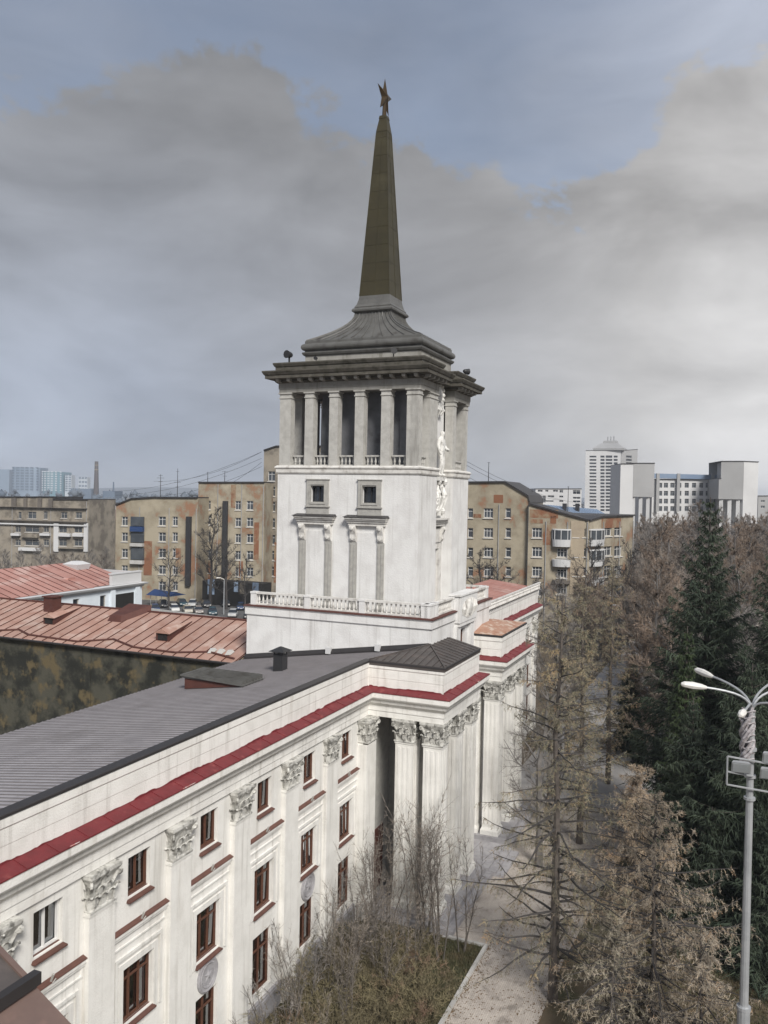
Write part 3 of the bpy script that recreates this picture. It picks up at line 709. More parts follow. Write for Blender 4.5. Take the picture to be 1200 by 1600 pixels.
# balustrade of the terrace
bal = MB(); bal.lathe([(.055, 0), (.055, .06), (.045, .08), (.075, .20), (.065, .30), (.035, .42), (.055, .52), (.06, .56), (.06, .62)], 0, 0, 7); BAL = bal.mesh('baluster', 'stone_trim')
def balustrade(root, p, q, peds, z, n_per, rail='stone_trim', pw=.4, gap=None):
    """p->q plan line, peds: distances of pedestals along it"""
    p, q = Vector(p), Vector(q); L = (q - p).length; d = (q - p) / L; nn = Vector((d.y, -d.x))
    a = math.atan2(d.y, d.x)
    def slab(name, s0, s1, w, z0, z1, m):
        m_ = MB(); c = [p + d * s0 - nn * w, p + d * s1 - nn * w, p + d * s1 + nn * w, p + d * s0 + nn * w]
        m_.hexa([(c_.x, c_.y, z0) for c_ in c], [(c_.x, c_.y, z1) for c_ in c]); return m_.build(name, m, root)
    for s0, s1 in zip(peds, peds[1:]):
        if gap and s0 < gap < s1: continue
        slab('hand_rail', s0 + pw / 2, s1 - pw / 2, .15, z + .72, z + .85, rail); slab('bottom_rail', s0 + pw / 2, s1 - pw / 2, .13, z, z + .10, rail)
        for k in range(n_per):
            s = s0 + pw / 2 + (s1 - s0 - pw) * (k + .5) / n_per; w = p + d * s
            put('baluster', BAL, root, (w.x, w.y, z + .10), 0)
    for s in peds:
        pd = slab('pedestal', s - pw / 2, s + pw / 2, .20, z, z + .74, 'plaster_tower'); slab('pedestal_cap', s - pw / 2 - .03, s + pw / 2 + .03, .23, z + .742, z + .86, 'plaster_tower')
ZT = 16.70
balustrade(tower, (47.12, 29.75), (47.12, 17.17), [.25, 4.28, 8.16, 12.33], ZT, 12)
balustrade(tower, (47.12, 17.17), (59.28, 17.17), [.9, 4.3, 8.0, 11.9], ZT, 10, gap=6)
balustrade(tower, (59.28, 17.17), (59.28, 29.75), [.25, 4.28, 8.16, 12.33], ZT, 8)
b = MB(); b.box(46.92, 47.9, 17.0, 17.4, ZT, ZT + .74); b.box(46.88, 47.94, 16.96, 17.44, ZT + .742, ZT + .86); b.build('corner_pedestal', 'plaster_tower', tower)
# relief tablet in the middle of the front balustrade
b = MB(); b.box(51.35, 55.05, 16.55, 17.3, 15.85, 17.6); b.box(51.25, 55.15, 16.48, 17.36, 17.602, 17.72); b.box(51.45, 54.95, 16.60, 17.2, 15.60, 15.848); tb = b.build('tablet', 'plaster_tower', tower)
b = MB(); rr = random.Random(8)
for k in range(15):
    x = 51.8 + k * .2; h = .34 + .30 * math.sin(k / 14 * math.pi)
    b.tube([(x, 16.54, 16.72 - h), (x + rr.uniform(-.15, .15), 16.44, 16.72), (x + rr.uniform(-.2, .2), 16.53, 16.72 + h)], [.05, .085, .04], 5)
b.lathe([(.5, 0), (.5, .12), (.36, .18), (.1, .2)], 53.2, 16.56, 14, axis='y', cz=16.72)
b.build('wreath_relief', 'stone_trim', tb)
for xq in (51.2, 54.2): b = MB(); b.box(xq, xq + .8, 16.72, by0 - .002, 12.3, 15.58); b.build('pilaster_strip', 'plaster_tower', tower)

# shaft
sx0, sx1, sy0, sy1 = TX - 5.05, TX + 5.05, TY - 5.05, TY + 5.05
rx0, rx1, ry = 51.4, 54.7, 19.15      # recess in the front face
b = MB()
WYS = (25.42, 21.70)
# left face: s runs along -y, so openings are given by -y
fh_ = [(-(y + .5), -(y - .5), 23.58, 24.62) for y in WYS]
P, AL = facade(b, (sx0, 0), (-1, 0), -sy1, -sy0, 16.7, 25.42, fh_, .3)
b.face([(sx0, sy0, 16.7), (rx0, sy0, 16.7), (rx0, sy0, 25.42), (sx0, sy0, 25.42)]); b.face([(rx1, sy0, 16.7), (sx1, sy0, 16.7), (sx1, sy0, 25.42), (rx1, sy0, 25.42)])
b.face([(rx0, sy0, 16.7), (rx0, ry, 16.7), (rx0, ry, 25.42), (rx0, sy0, 25.42)]); b.face([(rx1, ry, 16.7), (rx1, sy0, 16.7), (rx1, sy0, 25.42), (rx1, ry, 25.42)])
facade(b, (0, ry), (0, -1), rx0, rx1, 16.7, 31.0, [(52.35, 53.75, 16.75, 20.5)], .35)
b.face([(sx1, sy0, 16.7), (sx1, sy1, 16.7), (sx1, sy1, 25.42), (sx1, sy0, 25.42)]); b.face([(sx1, sy1, 16.7), (sx0, sy1, 16.7), (sx0, sy1, 25.42), (sx1, sy1, 25.42)])
b.build('shaft', 'plaster_tower', tower)
PATH_T = [(sx1, sy1), (sx0, sy1), (sx0, sy0), (rx0, sy0), (rx0, ry), (rx1, ry), (rx1, sy0), (sx1, sy0), (sx1, sy1)]
b = MB(); sweep(b, [(-.5, 25.42), (.06, 25.42), (.10, 25.50), (.10, 25.72), (.17, 25.78), (.17, 25.86), (.05, 25.95), (-.5, 25.95)], PATH_T); b.build('belt_course', 'stone_trim', tower)
b = MB(); b.box(sx0 + .3, sx1 - .3, sy0 + .9, sy1 - .3, 25.7, 25.955); b.build('loggia_floor', 'grey_trim', tower)
# small windows, their frames and the hooded blind doors below them
fm = MB(); t = .30
fm.box(-.5 - t, -.5, -.12, -.002, -.1, 1.14 + t); fm.box(.5, .5 + t, -.12, -.002, -.1, 1.14 + t); fm.box(-.5, .5, -.12, -.002, 1.06, 1.14 + t); fm.box(-.5, .5, -.12, -.002, -.26, -.0)
fm.box(-.5 - t, -.502, -.12, -.002, -.26, -.102); fm.box(.502, .5 + t, -.12, -.002, -.26, -.102)
fm.box(-.5 - t - .06, .5 + t + .06, -.17, -.002, 1.442, 1.50); fm.box(-.5 - t - .08, .5 + t + .08, -.17, -.002, -.34, -.262); fm.box(-.5 - t - .02, .5 + t + .02, -.08, -.002, -.88, -.342)
fm.box(-.58, -.5, -.16, -.122, -.06, 1.12); fm.box(.5, .58, -.16, -.122, -.06, 1.12); fm.box(-.58, .58, -.16, -.122, 1.122, 1.2); fm.box(-.58, .58, -.16, -.122, -.14, -.062)
FM = fm.mesh('window_surround', 'grey_trim')
hd = MB()
hd.box(-1.42, 1.42, -.42, -.002, .30, .40); hd.box(-1.46, 1.46, -.50, -.002, .402, .50); hd.box(-1.34, 1.34, -.32, -.002, .16, .298); hd.box(-1.28, 1.28, -.24, -.002, -.02, .158)
HOOD = hd.mesh('hood', 'stone_trim')
hc = MB(); hc.hexa([(-1.52, -.56, .504), (1.52, -.56, .504), (1.52, -.002, .504), (-1.52, -.002, .504)], [(-1.52, -.56, .53), (1.52, -.56, .53), (1.42, -.002, .66), (-1.42, -.002, .66)])
HCAP = hc.mesh('hood_cover', 'dark_edge')
cs = MB()
secs = [(-.02, .30), (-.12, .34), (-.35, .30), (-.6, .20), (-.85, .22), (-1.0, .16), (-1.08, .10)]
for (z0, o0), (z1, o1) in zip(secs, secs[1:]):
    cs.hexa([(-.2, -o1, z1), (.2, -o1, z1), (.2, -.002, z1), (-.2, -.002, z1)], [(-.2, -o0, z0 - .001), (.2, -o0, z0 - .001), (.2, -.002, z0 - .001), (-.2, -.002, z0 - .001)])
cs.lathe([(.11, 0), (.11, .06), (.04, .08)], 0, -.34, 10, axis='y', cz=-.2); cs.lathe([(.1, 0), (.1, .06), (.03, .07)], 0, -.20, 10, axis='y', cz=-.86)
CONS = cs.mesh('console', 'stone_trim')
ps = MB(); ps.box(-.24, .24, -.10, -.002, -5.2, -1.1); ps.box(-.15, -.05, -.135, -.102, -5.0, -1.25); ps.box(.05, .15, -.135, -.102, -5.0, -1.25); ps.box(-.28, .28, -.14, -.002, -5.5, -5.202)
PST = ps.mesh('pilaster_strip', 'grey_trim')
bd = boxmesh('blind_panel', 'plaster_tower', -.72, .72, -.035, -.002, -5.45, -.45)
for y in WYS:
    add_window(tower, (sx0 + .24, y, 23.59), AL, .98, 1.02, .05, 1, 0, 'iron')
    put('window_surround', FM, tower, (sx0, y, 23.58), AL)
    h = put('hood', HOOD, tower, (sx0, y + .12, 22.14), AL); child('hood_cover', HCAP, h)
    put('blind_panel', bd, tower, (sx0, y + .10, 22.14), AL)
    for s in (-.96, .96):
        put('console', CONS, tower, (sx0, y + .12 + s, 22.14), AL); put('pilaster_strip', PST, tower, (sx0, y + .12 + s, 22.14), AL)
# front recess: door with its hood
dd = MB(); dd.box(52.36, 53.74, ry + .28, ry + .34, 16.76, 20.48); dd = dd.build('door', 'door_red', tower)
b = MB(); b.box(52.40, 52.98, ry + .26, ry + .279, 18.9, 20.4); b.box(53.10, 53.70, ry + .26, ry + .279, 18.9, 20.4); b.build('door_glass', 'glass', dd)
b = MB(); b.tube([(52.9, ry + .2, 18.3), (53.1, ry + .1, 18.5), (53.5, ry + .2, 18.52)], .03, 5); b.build('handle', 'lamp_metal', dd)
b = MB(); b.box(51.75, 52.3, ry - .16, ry - .002, 16.76, 20.9); b.box(53.8, 54.35, ry - .16, ry - .002, 16.76, 20.9); b.box(52.302, 53.798, ry - .14, ry - .002, 20.52, 20.9); b.build('door_surround', 'stone_trim', tower)
put('hood', HOOD, tower, (53.05, ry - .15, 22.1), 0)
for s in (-1, 1): put('console', CONS, tower, (53.05 + s * 1.0, ry - .12, 22.05), 0)
b = MB(); b.box(51.9, 54.2, ry - .2, ry - .003, 20.95, 21.9); b.build('door_panel', 'stone_trim', tower)

# loggia piers and small balustrades
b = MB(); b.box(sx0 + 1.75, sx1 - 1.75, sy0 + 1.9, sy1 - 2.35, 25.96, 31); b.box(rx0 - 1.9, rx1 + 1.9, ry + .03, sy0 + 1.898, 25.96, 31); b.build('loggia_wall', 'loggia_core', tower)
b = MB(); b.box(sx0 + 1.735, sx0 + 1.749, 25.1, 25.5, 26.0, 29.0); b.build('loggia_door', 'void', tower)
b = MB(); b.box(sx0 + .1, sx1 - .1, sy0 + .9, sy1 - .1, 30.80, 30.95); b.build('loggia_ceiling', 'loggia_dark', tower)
def pier(w, d):
    m_ = MB(); m_.rectloft([(w / 2, d / 2, 25.955), (w / 2, d / 2, 30.36), (w / 2 + .05, d / 2 + .05, 30.40), (w / 2 + .05, d / 2 + .05, 30.46), (w / 2 + .01, d / 2 + .01, 30.47), (w / 2 + .01, d / 2 + .01, 30.66), (w / 2 + .09, d / 2 + .09, 30.70), (w / 2 + .09, d / 2 + .09, 30.78)], 0, 0)
    return m_.mesh('pier', 'loggia_stone')
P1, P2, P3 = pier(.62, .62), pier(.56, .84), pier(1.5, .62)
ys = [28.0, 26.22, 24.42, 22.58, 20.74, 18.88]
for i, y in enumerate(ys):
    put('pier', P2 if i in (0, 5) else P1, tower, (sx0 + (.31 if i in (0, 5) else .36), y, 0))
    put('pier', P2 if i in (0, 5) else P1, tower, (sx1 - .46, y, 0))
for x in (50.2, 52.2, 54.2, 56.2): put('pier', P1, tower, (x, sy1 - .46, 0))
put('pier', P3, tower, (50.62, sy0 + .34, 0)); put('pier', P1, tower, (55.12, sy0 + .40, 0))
b = MB(); b.box(rx0 + .0, rx0 + .001, ry, ry + .01, 26, 26.1)
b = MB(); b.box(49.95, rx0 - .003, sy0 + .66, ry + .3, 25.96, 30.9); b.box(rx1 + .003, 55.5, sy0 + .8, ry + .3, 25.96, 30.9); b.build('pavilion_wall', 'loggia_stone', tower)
bl2 = MB(); bl2.lathe([(.05, 0), (.05, .05), (.04, .07), (.075, .18), (.055, .30), (.035, .38), (.055, .46), (.055, .5)], 0, 0, 6); BAL2 = bl2.mesh('baluster', 'loggia_stone')
def small_bal(x0, y0, x1, y1):
    p, q = Vector((x0, y0)), Vector((x1, y1)); d = (q - p); n_ = max(2, round(d.length / .29))
    m_ = MB(); w = .09; nrm = Vector((d.y, -d.x)).normalized() * w
    for z0, z1 in ((25.957, 26.03), (26.54, 26.64)):
        m_.hexa([(*(p - nrm), z0), (*(q - nrm), z0), (*(q + nrm), z0), (*(p + nrm), z0)], [(*(p - nrm), z1), (*(q - nrm), z1), (*(q + nrm), z1), (*(p + nrm), z1)])
    m_.build('rail', 'loggia_stone', tower)
    for k in range(n_):
        c = p + d * ((k + .5) / n_); put('baluster', BAL2, tower, (c.x, c.y, 26.03))
for i in range(5):
    a = ys[i] - (.48 if i == 0 else .37); c = ys[i + 1] + (.48 if i == 4 else .37)
    small_bal(sx0 + .40, a, sx0 + .40, c); small_bal(sx1 - .40, a, sx1 - .40, c)
small_bal(sx0 + .62, sy0 + .30, 49.84, sy0 + .30); small_bal(55.5, sy0 + .30, sx1 - .9, sy0 + .30)
# entablature of the loggia
b = MB(); sweep(b, [(-.8, 30.785), (.0, 30.785), (.0, 31.02), (.035, 31.03), (.035, 31.40), (-.8, 31.40)], PATH_T); b.build('frieze', 'frieze', tower)
b = MB(); sweep(b, [(-.8, 31.402), (.10, 31.402), (.22, 31.50), (.22, 31.62), (.70, 31.66), (.70, 31.86), (.76, 31.90), (.86, 32.08), (.86, 32.16), (.30, 32.24), (.20, 32.26), (.20, 32.46), (.26, 32.50), (.34, 32.66), (.34, 32.74), (-.8, 32.80)], PATH_T); b.build('cornice', 'weathered_cornice', tower)
md = MB(); md.hexa([(-.12, -.50, -.16), (.12, -.50, -.16), (.12, -.02, -.24), (-.12, -.02, -.24)], [(-.12, -.56, .0), (.12, -.56, .0), (.12, -.02, .0), (-.12, -.02, .0)]); MOD = md.mesh('modillion', 'frieze')
for k in range(13): put('modillion', MOD, tower, (sx0 - .02, sy0 + .15 + k * (sy1 - sy0 - .3) / 12, 31.64), AL)
for x in (48.3, 49.1, 49.9, 50.7, 51.3, 54.8, 55.5, 56.3, 57.1, 57.9): put('modillion', MOD, tower, (x, sy0 - .02, 31.64), 0)
b = MB(); b.box(sx0 + .2, sx1 - .2, sy0 + .95, sy1 - .2, 31.2, 32.81); b.build('loggia_roof', 'weathered_cornice', tower)
# attic, flared roof, spire, star
ax, ay = 3.05, 4.22
b = MB(); b.rectloft([(ax, ay, 32.7), (ax, ay, 33.5)], TX, TY); b.build('attic', 'frieze', tower)
b = MB(); b.rectloft([(ax + .02, ay + .02, 33.502), (ax + .12, ay + .12, 33.56), (ax + .18, ay + .18, 33.68), (ax + .18, ay + .18, 33.74), (ax + .02, ay + .02, 33.80), (ax + .02, ay + .02, 33.88)] +
    [(ax + .02 + .22 * math.sin(t * math.pi / 8), ay + .02 + .22 * math.sin(t * math.pi / 8), 34.10 - .24 * math.cos(t * math.pi / 8)) for t in range(1, 8)] + [(ax + .03, ay + .03, 34.36), (ax + .03, ay + .03, 34.52), (ax - .02, ay - .02, 34.56)], TX, TY); b.build('attic_moulding', 'attic_metal', tower)
def flare(t): return (1.32 + (ax - .02 - 1.32) * (1 - t) ** 1.9, 1.32 + (ay - .02 - 1.32) * (1 - t) ** 1.9, 34.562 + 2.05 * t ** 1.0)
b = MB(); b.rectloft([flare(k / 9) for k in range(10)], TX, TY); b.build('flared_roof', 'attic_metal', tower)
b = MB()
for k in range(-5, 6):
    f = k / 5.5
    for s in (-1, 1):
        pts = [(TX + s * (flare(q / 6)[0] + .015), TY + f * flare(q / 6)[1], flare(q / 6)[2] + .02) for q in range(7)]; b.tube(pts, .03, 4)
        pts = [(TX + f * flare(q / 6)[0], TY + s * (flare(q / 6)[1] + .015), flare(q / 6)[2] + .02) for q in range(7)]; b.tube(pts, .03, 4)
for s in (-1, 1):
    for r_ in (-1, 1): b.tube([(TX + s * flare(q / 8)[0], TY + r_ * flare(q / 8)[1], flare(q / 8)[2] + .02) for q in range(9)], .045, 4)
b.build('seam', 'attic_metal', tower, kind='stuff')
b = MB(); b.rectloft([(1.34, 1.34, 36.6), (1.50, 1.50, 36.70), (1.52, 1.52, 36.80), (1.46, 1.46, 36.90), (1.36, 1.36, 36.96), (1.38, 1.38, 37.02), (1.26, 1.26, 37.20), (1.16, 1.16, 37.55), (1.12, 1.12, 37.8)], TX, TY); b.build('collar', 'attic_metal', tower)
def sp(z): return 1.12 + (.40 - 1.12) * (z - 37.8) / (49.2 - 37.8)
b = MB(); b.rectloft([(1.12, 1.12, 37.802)] + [(sp(z), sp(z), z) for z in np.linspace(38.6, 49.2, 9)] + [(.42, .42, 49.25), (.27, .27, 50.15), (.29, .29, 50.2), (.25, .25, 50.4)], TX, TY); sp_o = b.build('spire', 'spire_metal', tower)
b = MB()
for z in np.arange(38.8, 49, 1.25): h_ = sp(z) + .012; b.rectloft([(h_, h_, z), (h_, h_, z + .04)], TX, TY)
for s in (-1, 1):
    for r_ in (-1, 1): b.tube([(TX + s * sp(37.8), TY + r_ * sp(37.8), 37.8), (TX + s * sp(49.2), TY + r_ * sp(49.2), 49.2)], .035, 4)
    b.tube([(TX + s * sp(37.8), TY, 37.8), (TX + s * sp(49.2), TY, 49.2)], .025, 4); b.tube([(TX, TY + s * sp(37.8), 37.8), (TX, TY + s * sp(49.2), 49.2)], .025, 4)
b.build('seam', 'spire_metal', sp_o, kind='stuff')
b = MB(); cz = 51.75; th = .24
pts = []
for k in range(10):
    t = math.pi / 2 + k * math.pi / 5; r_ = 1.3 if k % 2 == 0 else .52
    pts.append((TX + r_ * math.cos(t), cz + r_ * math.sin(t)))
for k in range(10):
    (xa, za), (xb, zb) = pts[k], pts[(k + 1) % 10]
    b.face([(TX, TY - th, cz), (xa, TY, za), (xb, TY, zb)]); b.face([(TX, TY + th, cz), (xb, TY, zb), (xa, TY, za)])
b.tube([(TX, TY, 50.4), (TX, TY, 51.4)], [.16, .12], 6)
b.build('star', 'star_metal', tower, label='dark bronze five-pointed star on the tip')
# trophy relief and emblem in the recess
b = MB(); rr = random.Random(4)
for k in range(26):
    x, z = 53.05 + rr.uniform(-1.0, 1.0), 22.9 + 2.3 * rr.random()
    r_ = rr.uniform(.14, .32)
    b.lathe([(.02, -r_), (r_ * .7, -r_ * .7), (r_, 0), (r_ * .7, r_ * .7), (.02, r_)], x, ry - .12 - .3 * rr.random(), 7, cz=z)
for k in range(12):
    x = 53.05 + rr.uniform(-.9, .9); b.tube([(x, ry - .2, 22.8), (x + rr.uniform(-.5, .5), ry - .5, 24.0), (x + rr.uniform(-.9, .9), ry - .25, 25.2)], [.1, .13, .05], 5)
b.box(52.1, 54.0, ry - .55, ry - .002, 25.15, 25.4); b.build('trophy_relief', 'statue_stone', tower)
b = MB()
for k in range(14):
    t = k / 14 * 2 * math.pi; b.lathe([(.02, -.2), (.16, -.1), (.2, 0), (.14, .12), (.02, .2)], 53.05 + .75 * math.cos(t), ry - .2, 6, cz=31.0 + .75 * math.sin(t))
b.lathe([(.55, 0), (.5, .25), (.2, .34)], 53.05, ry - .05, 12, axis='y', cz=31.0)
for k in (-1, 0, 1): b.tube([(53.05 + k * .2, ry - .2, 30.4), (53.05 + k * .5, ry - .35, 29.9), (53.05 + k * .35, ry - .2, 29.6)], [.12, .14, .06], 5)
b.build('emblem_relief', 'statue_stone', tower)

# statue standing in the recess (one continuous body)
def skin_figure(name, verts, edges, rad, material, sub=2, loc=(0, 0, 0)):
    me = bpy.data.meshes.new(name); me.from_pydata(verts, edges, []); o = bpy.data.objects.new(name, me); C.objects.link(o)
    o.modifiers.new('skin', 'SKIN'); ss = o.modifiers.new('sub', 'SUBSURF'); ss.levels = sub; ss.render_levels = sub
    bm = me.skin_vertices[0].data
    for i, r_ in enumerate(rad): bm[i].radius = (r_, r_); bm[i].use_root = (i == 0)
    dg = bpy.context.evaluated_depsgraph_get(); em = bpy.data.meshes.new_from_object(o.evaluated_get(dg))
    bpy.data.objects.remove(o); em.name = name; em.materials.clear(); em.materials.append(MATS[material])
    em.polygons.foreach_set('use_smooth', [True] * len(em.polygons)); return em
k = 3.1 / 1.8
sv = [(0, 0, .95), (0, 0, 1.18), (0, -.02, 1.42), (0, -.03, 1.55), (0, -.05, 1.68), (0, -.04, 1.80),
      (.20, 0, 1.44), (.33, -.04, 1.18), (.24, -.22, 1.02), (.10, -.26, 1.10),
      (-.20, 0, 1.44), (-.34, .0, 1.20), (-.38, -.10, .94), (-.37, -.14, .84),
      (.11, 0, .90), (.13, -.04, .50), (.14, 0, .10), (.15, -.14, .05), (-.11, 0, .90), (-.15, -.10, .52), (-.16, .02, .10), (-.18, -.12, .05)]
se_ = [(0, 1), (1, 2), (2, 3), (3, 4), (4, 5), (2, 6), (6, 7), (7, 8), (8, 9), (2, 10), (10, 11), (11, 12), (12, 13), (0, 14), (14, 15), (15, 16), (16, 17), (0, 18), (18, 19), (19, 20), (20, 21)]
sr = [.17, .16, .19, .075, .11, .09, .095, .075, .06, .045, .095, .075, .06, .045, .12, .085, .06, .04, .12, .085, .06, .04]
sm_ = skin_figure('statue', [(x * k, y * k, z * k) for x, y, z in sv], se_, [r_ * k for r_ in sr], 'statue_stone')
put('statue', sm_, None, (53.0, ry - .45, 25.41), label='pale stone statue of a standing figure in the tower recess', cat='statue')

# spotlights on the cornices
def spotlight(loc, a, label, group='spotlights on the tower cornices', s=1.0):
    t_ = thing('spotlight', label, 'spotlight', loc, group, a)
    m_ = MB(); m_.box(-.04 * s, .04 * s, -.04 * s, .04 * s, 0, .42 * s); m_.box(-.16 * s, .16 * s, -.12 * s, .12 * s, 0, .04 * s)
    o = bpy.data.objects.new('bracket', m_.mesh('bracket', 'iron')); C.objects.link(o); o.parent = t_
    m_ = MB(); m_.lathe([(.12 * s, -.22 * s), (.18 * s, -.1 * s), (.24 * s, .25 * s), (.26 * s, .28 * s)], 0, 0, 10, axis='y', cz=.55 * s)
    o = bpy.data.objects.new('housing', m_.mesh('housing', 'iron')); C.objects.link(o); o.parent = t_
spotlight((sx0 + .25, 27.9, 32.76), R(-100), 'black spotlight at the left corner of the loggia cornice', s=1.05)
spotlight((sx1 - .2, sy0 + .3, 32.76), R(60), 'black spotlight at the right corner of the loggia cornice', s=.9)
spotlight((sx0 + .1, 20.3, 32.72), R(-60), 'small dark spotlight by the front corner of the attic', s=.8)
spotlight((sx0 + .3, 25.9, 32.74), R(-90), 'small dark spotlight low against the attic wall', s=.5)

# ------------------------------------------------------------------ far wing with the second portico
fw = thing('wing_building', 'far white wing with rust-topped portico block beyond the tower', 'building', (74, 19.5, 0))
entablature(fw, [(55.6, 16.9), (55.6, 14.92), (62.6, 14.92), (62.6, 19.5), (87, 19.5)])
fh2 = []
FB = [66.4 + 4.27 * k for k in range(5)]
for x in FB: fh2 += [(x - .6, x + .6, 9.62, 11.05), (x - .81, x + .81, 5.12, 7.18), (x - .8, x + .8, 1.35, 4.05)]
b = MB(); P, AF = facade(b, (0, YW), (0, -1), 59.52, 87, 0, 11.45, fh2, .3)
b.face([(87, YW, 0), (87, 30, 0), (87, 30, 14.4), (87, YW, 14.4)]); b.build('wall', 'plaster', fw)
for x in FB:
    add_window(fw, (x, YW + .22, 9.64), AF, 1.18, 1.40, .075, 1, 0, 'wood_frame', sill=.22); add_window(fw, (x, YW + .22, 5.14), AF, 1.60, 2.02, .085, 2, .72, 'wood_frame', sill=.22); add_window(fw, (x, YW + .22, 1.36), AF, 1.58, 2.67, .085, 1, .7, 'wood_frame')
for x in [64.2 + 4.27 * k for k in range(6)]:
    put('pilaster', PM, fw, (x, YW - .245, 0)); put('capital', CAP, fw, (x, YW + .30, 10.09))
for (x0, y0) in ((55.6, 14.92), (55.6, 16.4), (58.5, 14.92), (61.4, 14.92), (61.4, 16.62)):
    plain_pier('pier', x0 + .06, x0 + 1.14, y0 + .06, y0 + 1.14, .6, 10.09, fw); put('capital', CAP, fw, (x0 + .60, y0 + .60, 10.09))
b = MB(); b.box(55.0, 63.2, 13.9, 19.3, -.03, .28); b.box(55.3, 62.9, 14.3, 19.2, .28, .60); b.build('platform', 'plinth', fw)
b = MB(); b.box(50.95, 54.95, 13.2, 16.9, -.03, .14); b.box(50.95, 54.95, 13.7, 16.9, .141, .30); b.box(50.95, 54.95, 14.2, 16.9, .301, .45); b.build('steps', 'plinth', fw)
b = MB(); b.box(55.85, 62.35, 15.2, 19.5, 11.5, 11.8); b.build('soffit', 'stone_trim', fw)
b = MB(); b.rectloft([(3.56, 2.6, 14.58), (3.56, 2.6, 14.60), (1.4, .6, 14.95)], 59.1, 17.5); b.build('portico_roof', 'faded_roof', fw, label='faded rusty low roof of the second portico')
b = MB(); b.hexa([(62.7, 19.4, 14.55), (87, 19.4, 14.55), (87, 30, 13), (62.7, 30, 13)], [(62.7, 19.4, 14.58), (87, 19.4, 14.58), (87, 30, 14.2), (62.7, 30, 14.2)]); b.build('roof_base', 'dark_edge', fw)
RP = MB(); RP.hexa([(0, 0, .0), (.98, 0, 0), (.98, 5.3, .62), (0, 5.3, .62)], [(0, 0, .03), (.98, 0, .03), (.98, 5.3, .65), (0, 5.3, .65)]); RP.box(.96, 1.0, 0, .05, .03, .06)
RP.hexa([(.955, 0, .031), (.985, 0, .031), (.985, 5.3, .651), (.955, 5.3, .651)], [(.955, 0, .075), (.985, 0, .075), (.985, 5.3, .695), (.955, 5.3, .695)])
RPM = RP.mesh('roof_panel', 'rust_roof_far')
for k in range(24): put('roof_panel', RPM, fw, (62.8 + k * 1.0, 19.45, 14.62))
# carved white crest along the far parapet
b = MB(); rr = random.Random(9)
for k in range(48):
    x = 63.2 + k * .49; b.lathe([(.1, 0), (.2, .12), (.14, .32), (.2, .46), (.05, .6)], x, 19.3, 6, cz=14.58)
b.box(62.75, 86.9, 19.2, 19.4, 15.18, 15.30); b.build('parapet_crest', 'stone_trim', fw)

# ------------------------------------------------------------------ near projecting block at the lower left, only its roof corner in view
pbk = thing('corner_block', 'brown metal roof corner with dark gutter in front of the white wing', 'building', (5, 9, 0))
b = MB(); zr = lambda y: 16.35 - .545 * (11.06 - y)
b.hexa([(1.5, 5.2, 0), (9.3, 5.2, 0), (9.3, 18.0, 0), (1.5, 18.0, 0)], [(1.5, 5.2, zr(5.2) - .5), (9.3, 5.2, zr(5.2) - .5), (9.3, 18, zr(18) - .5), (1.5, 18, zr(18) - .5)]); b.build('wall', 'plaster', pbk)
YG = 10.47
b = MB(); b.hexa([(2, YG, zr(YG) - .1), (10, YG, zr(YG) - .1), (10, 18, zr(18) - .1), (2, 18, zr(18) - .1)], [(2, YG, zr(YG)), (10, YG, zr(YG)), (10, 18, zr(18)), (2, 18, zr(18))]); b.build('upper_roof', 'sheet_brown', pbk)
b = MB(); b.hexa([(2, 4.6, zr(4.6) - .22), (10.12, 4.6, zr(4.6) - .22), (10.12, YG - .002, zr(YG) - .22), (2, YG - .002, zr(YG) - .22)], [(2, 4.6, zr(4.6) - .1), (10.12, 4.6, zr(4.6) - .1), (10.12, YG - .002, zr(YG) - .1), (2, YG - .002, zr(YG) - .1)]); b.build('lower_roof', 'brown_roof', pbk)
b = MB(); b.box(2, 10.16, YG - .16, YG - .003, zr(YG) - .1, zr(YG) + .10); b.build('gutter', 'dark_edge', pbk)
b = MB()
b.hexa([(9.96, YG + .01, zr(YG) + .002), (10.06, YG + .01, zr(YG) + .002), (10.06, 18, zr(18) + .002), (9.96, 18, zr(18) + .002)], [(9.96, YG + .01, zr(YG) + .05), (10.06, YG + .01, zr(YG) + .05), (10.06, 18, zr(18) + .05), (9.96, 18, zr(18) + .05)])
for x in (4, 6, 8): b.hexa([(x, 4.6, zr(4.6) - .098), (x + .04, 4.6, zr(4.6) - .098), (x + .04, YG - .2, zr(YG - .2) - .098), (x, YG - .2, zr(YG - .2) - .098)], [(x, 4.6, zr(4.6) - .05), (x + .04, 4.6, zr(4.6) - .05), (x + .04, YG - .2, zr(YG - .2) - .05), (x, YG - .2, zr(YG - .2) - .05)])
b.build('seam', 'brown_roof', pbk, kind='stuff')

# ------------------------------------------------------------------ rear building with the painted wall and the rust-red roof
rb = thing('rear_building', 'rust-red sheet roofed rear building with mottled camouflage painted wall', 'building', (52, 52, 0))
EX, RX, EZ, RZ, Y0, Y1 = 46.0, 52.2, 12.88, 14.62, 30.32, 78.0
yy = Y0; rq = random.Random(6)
while yy < Y1:
    y2 = min(Y1, yy + rq.choice((3.1, 4.2, 5.0))); o_ = rq.uniform(.0, .07)
    b = MB(); b.box(EX + .30 - o_, EX + .38, yy + .02, y2 - .02, 0, EZ - .05); b.build('painted_panel', 'camouflage', rb); yy = y2
b = MB(); b.face([(EX + .39, Y1, 0), (EX + .39, Y0, 0), (EX + .39, Y0, EZ - .06), (EX + .39, Y1, EZ - .06)]); b.build('panel_backing', 'void', rb)
b = MB(); b.face([(58.1, Y0, 0), (58.1, Y1, 0), (58.1, Y1, EZ), (58.1, Y0, EZ)])
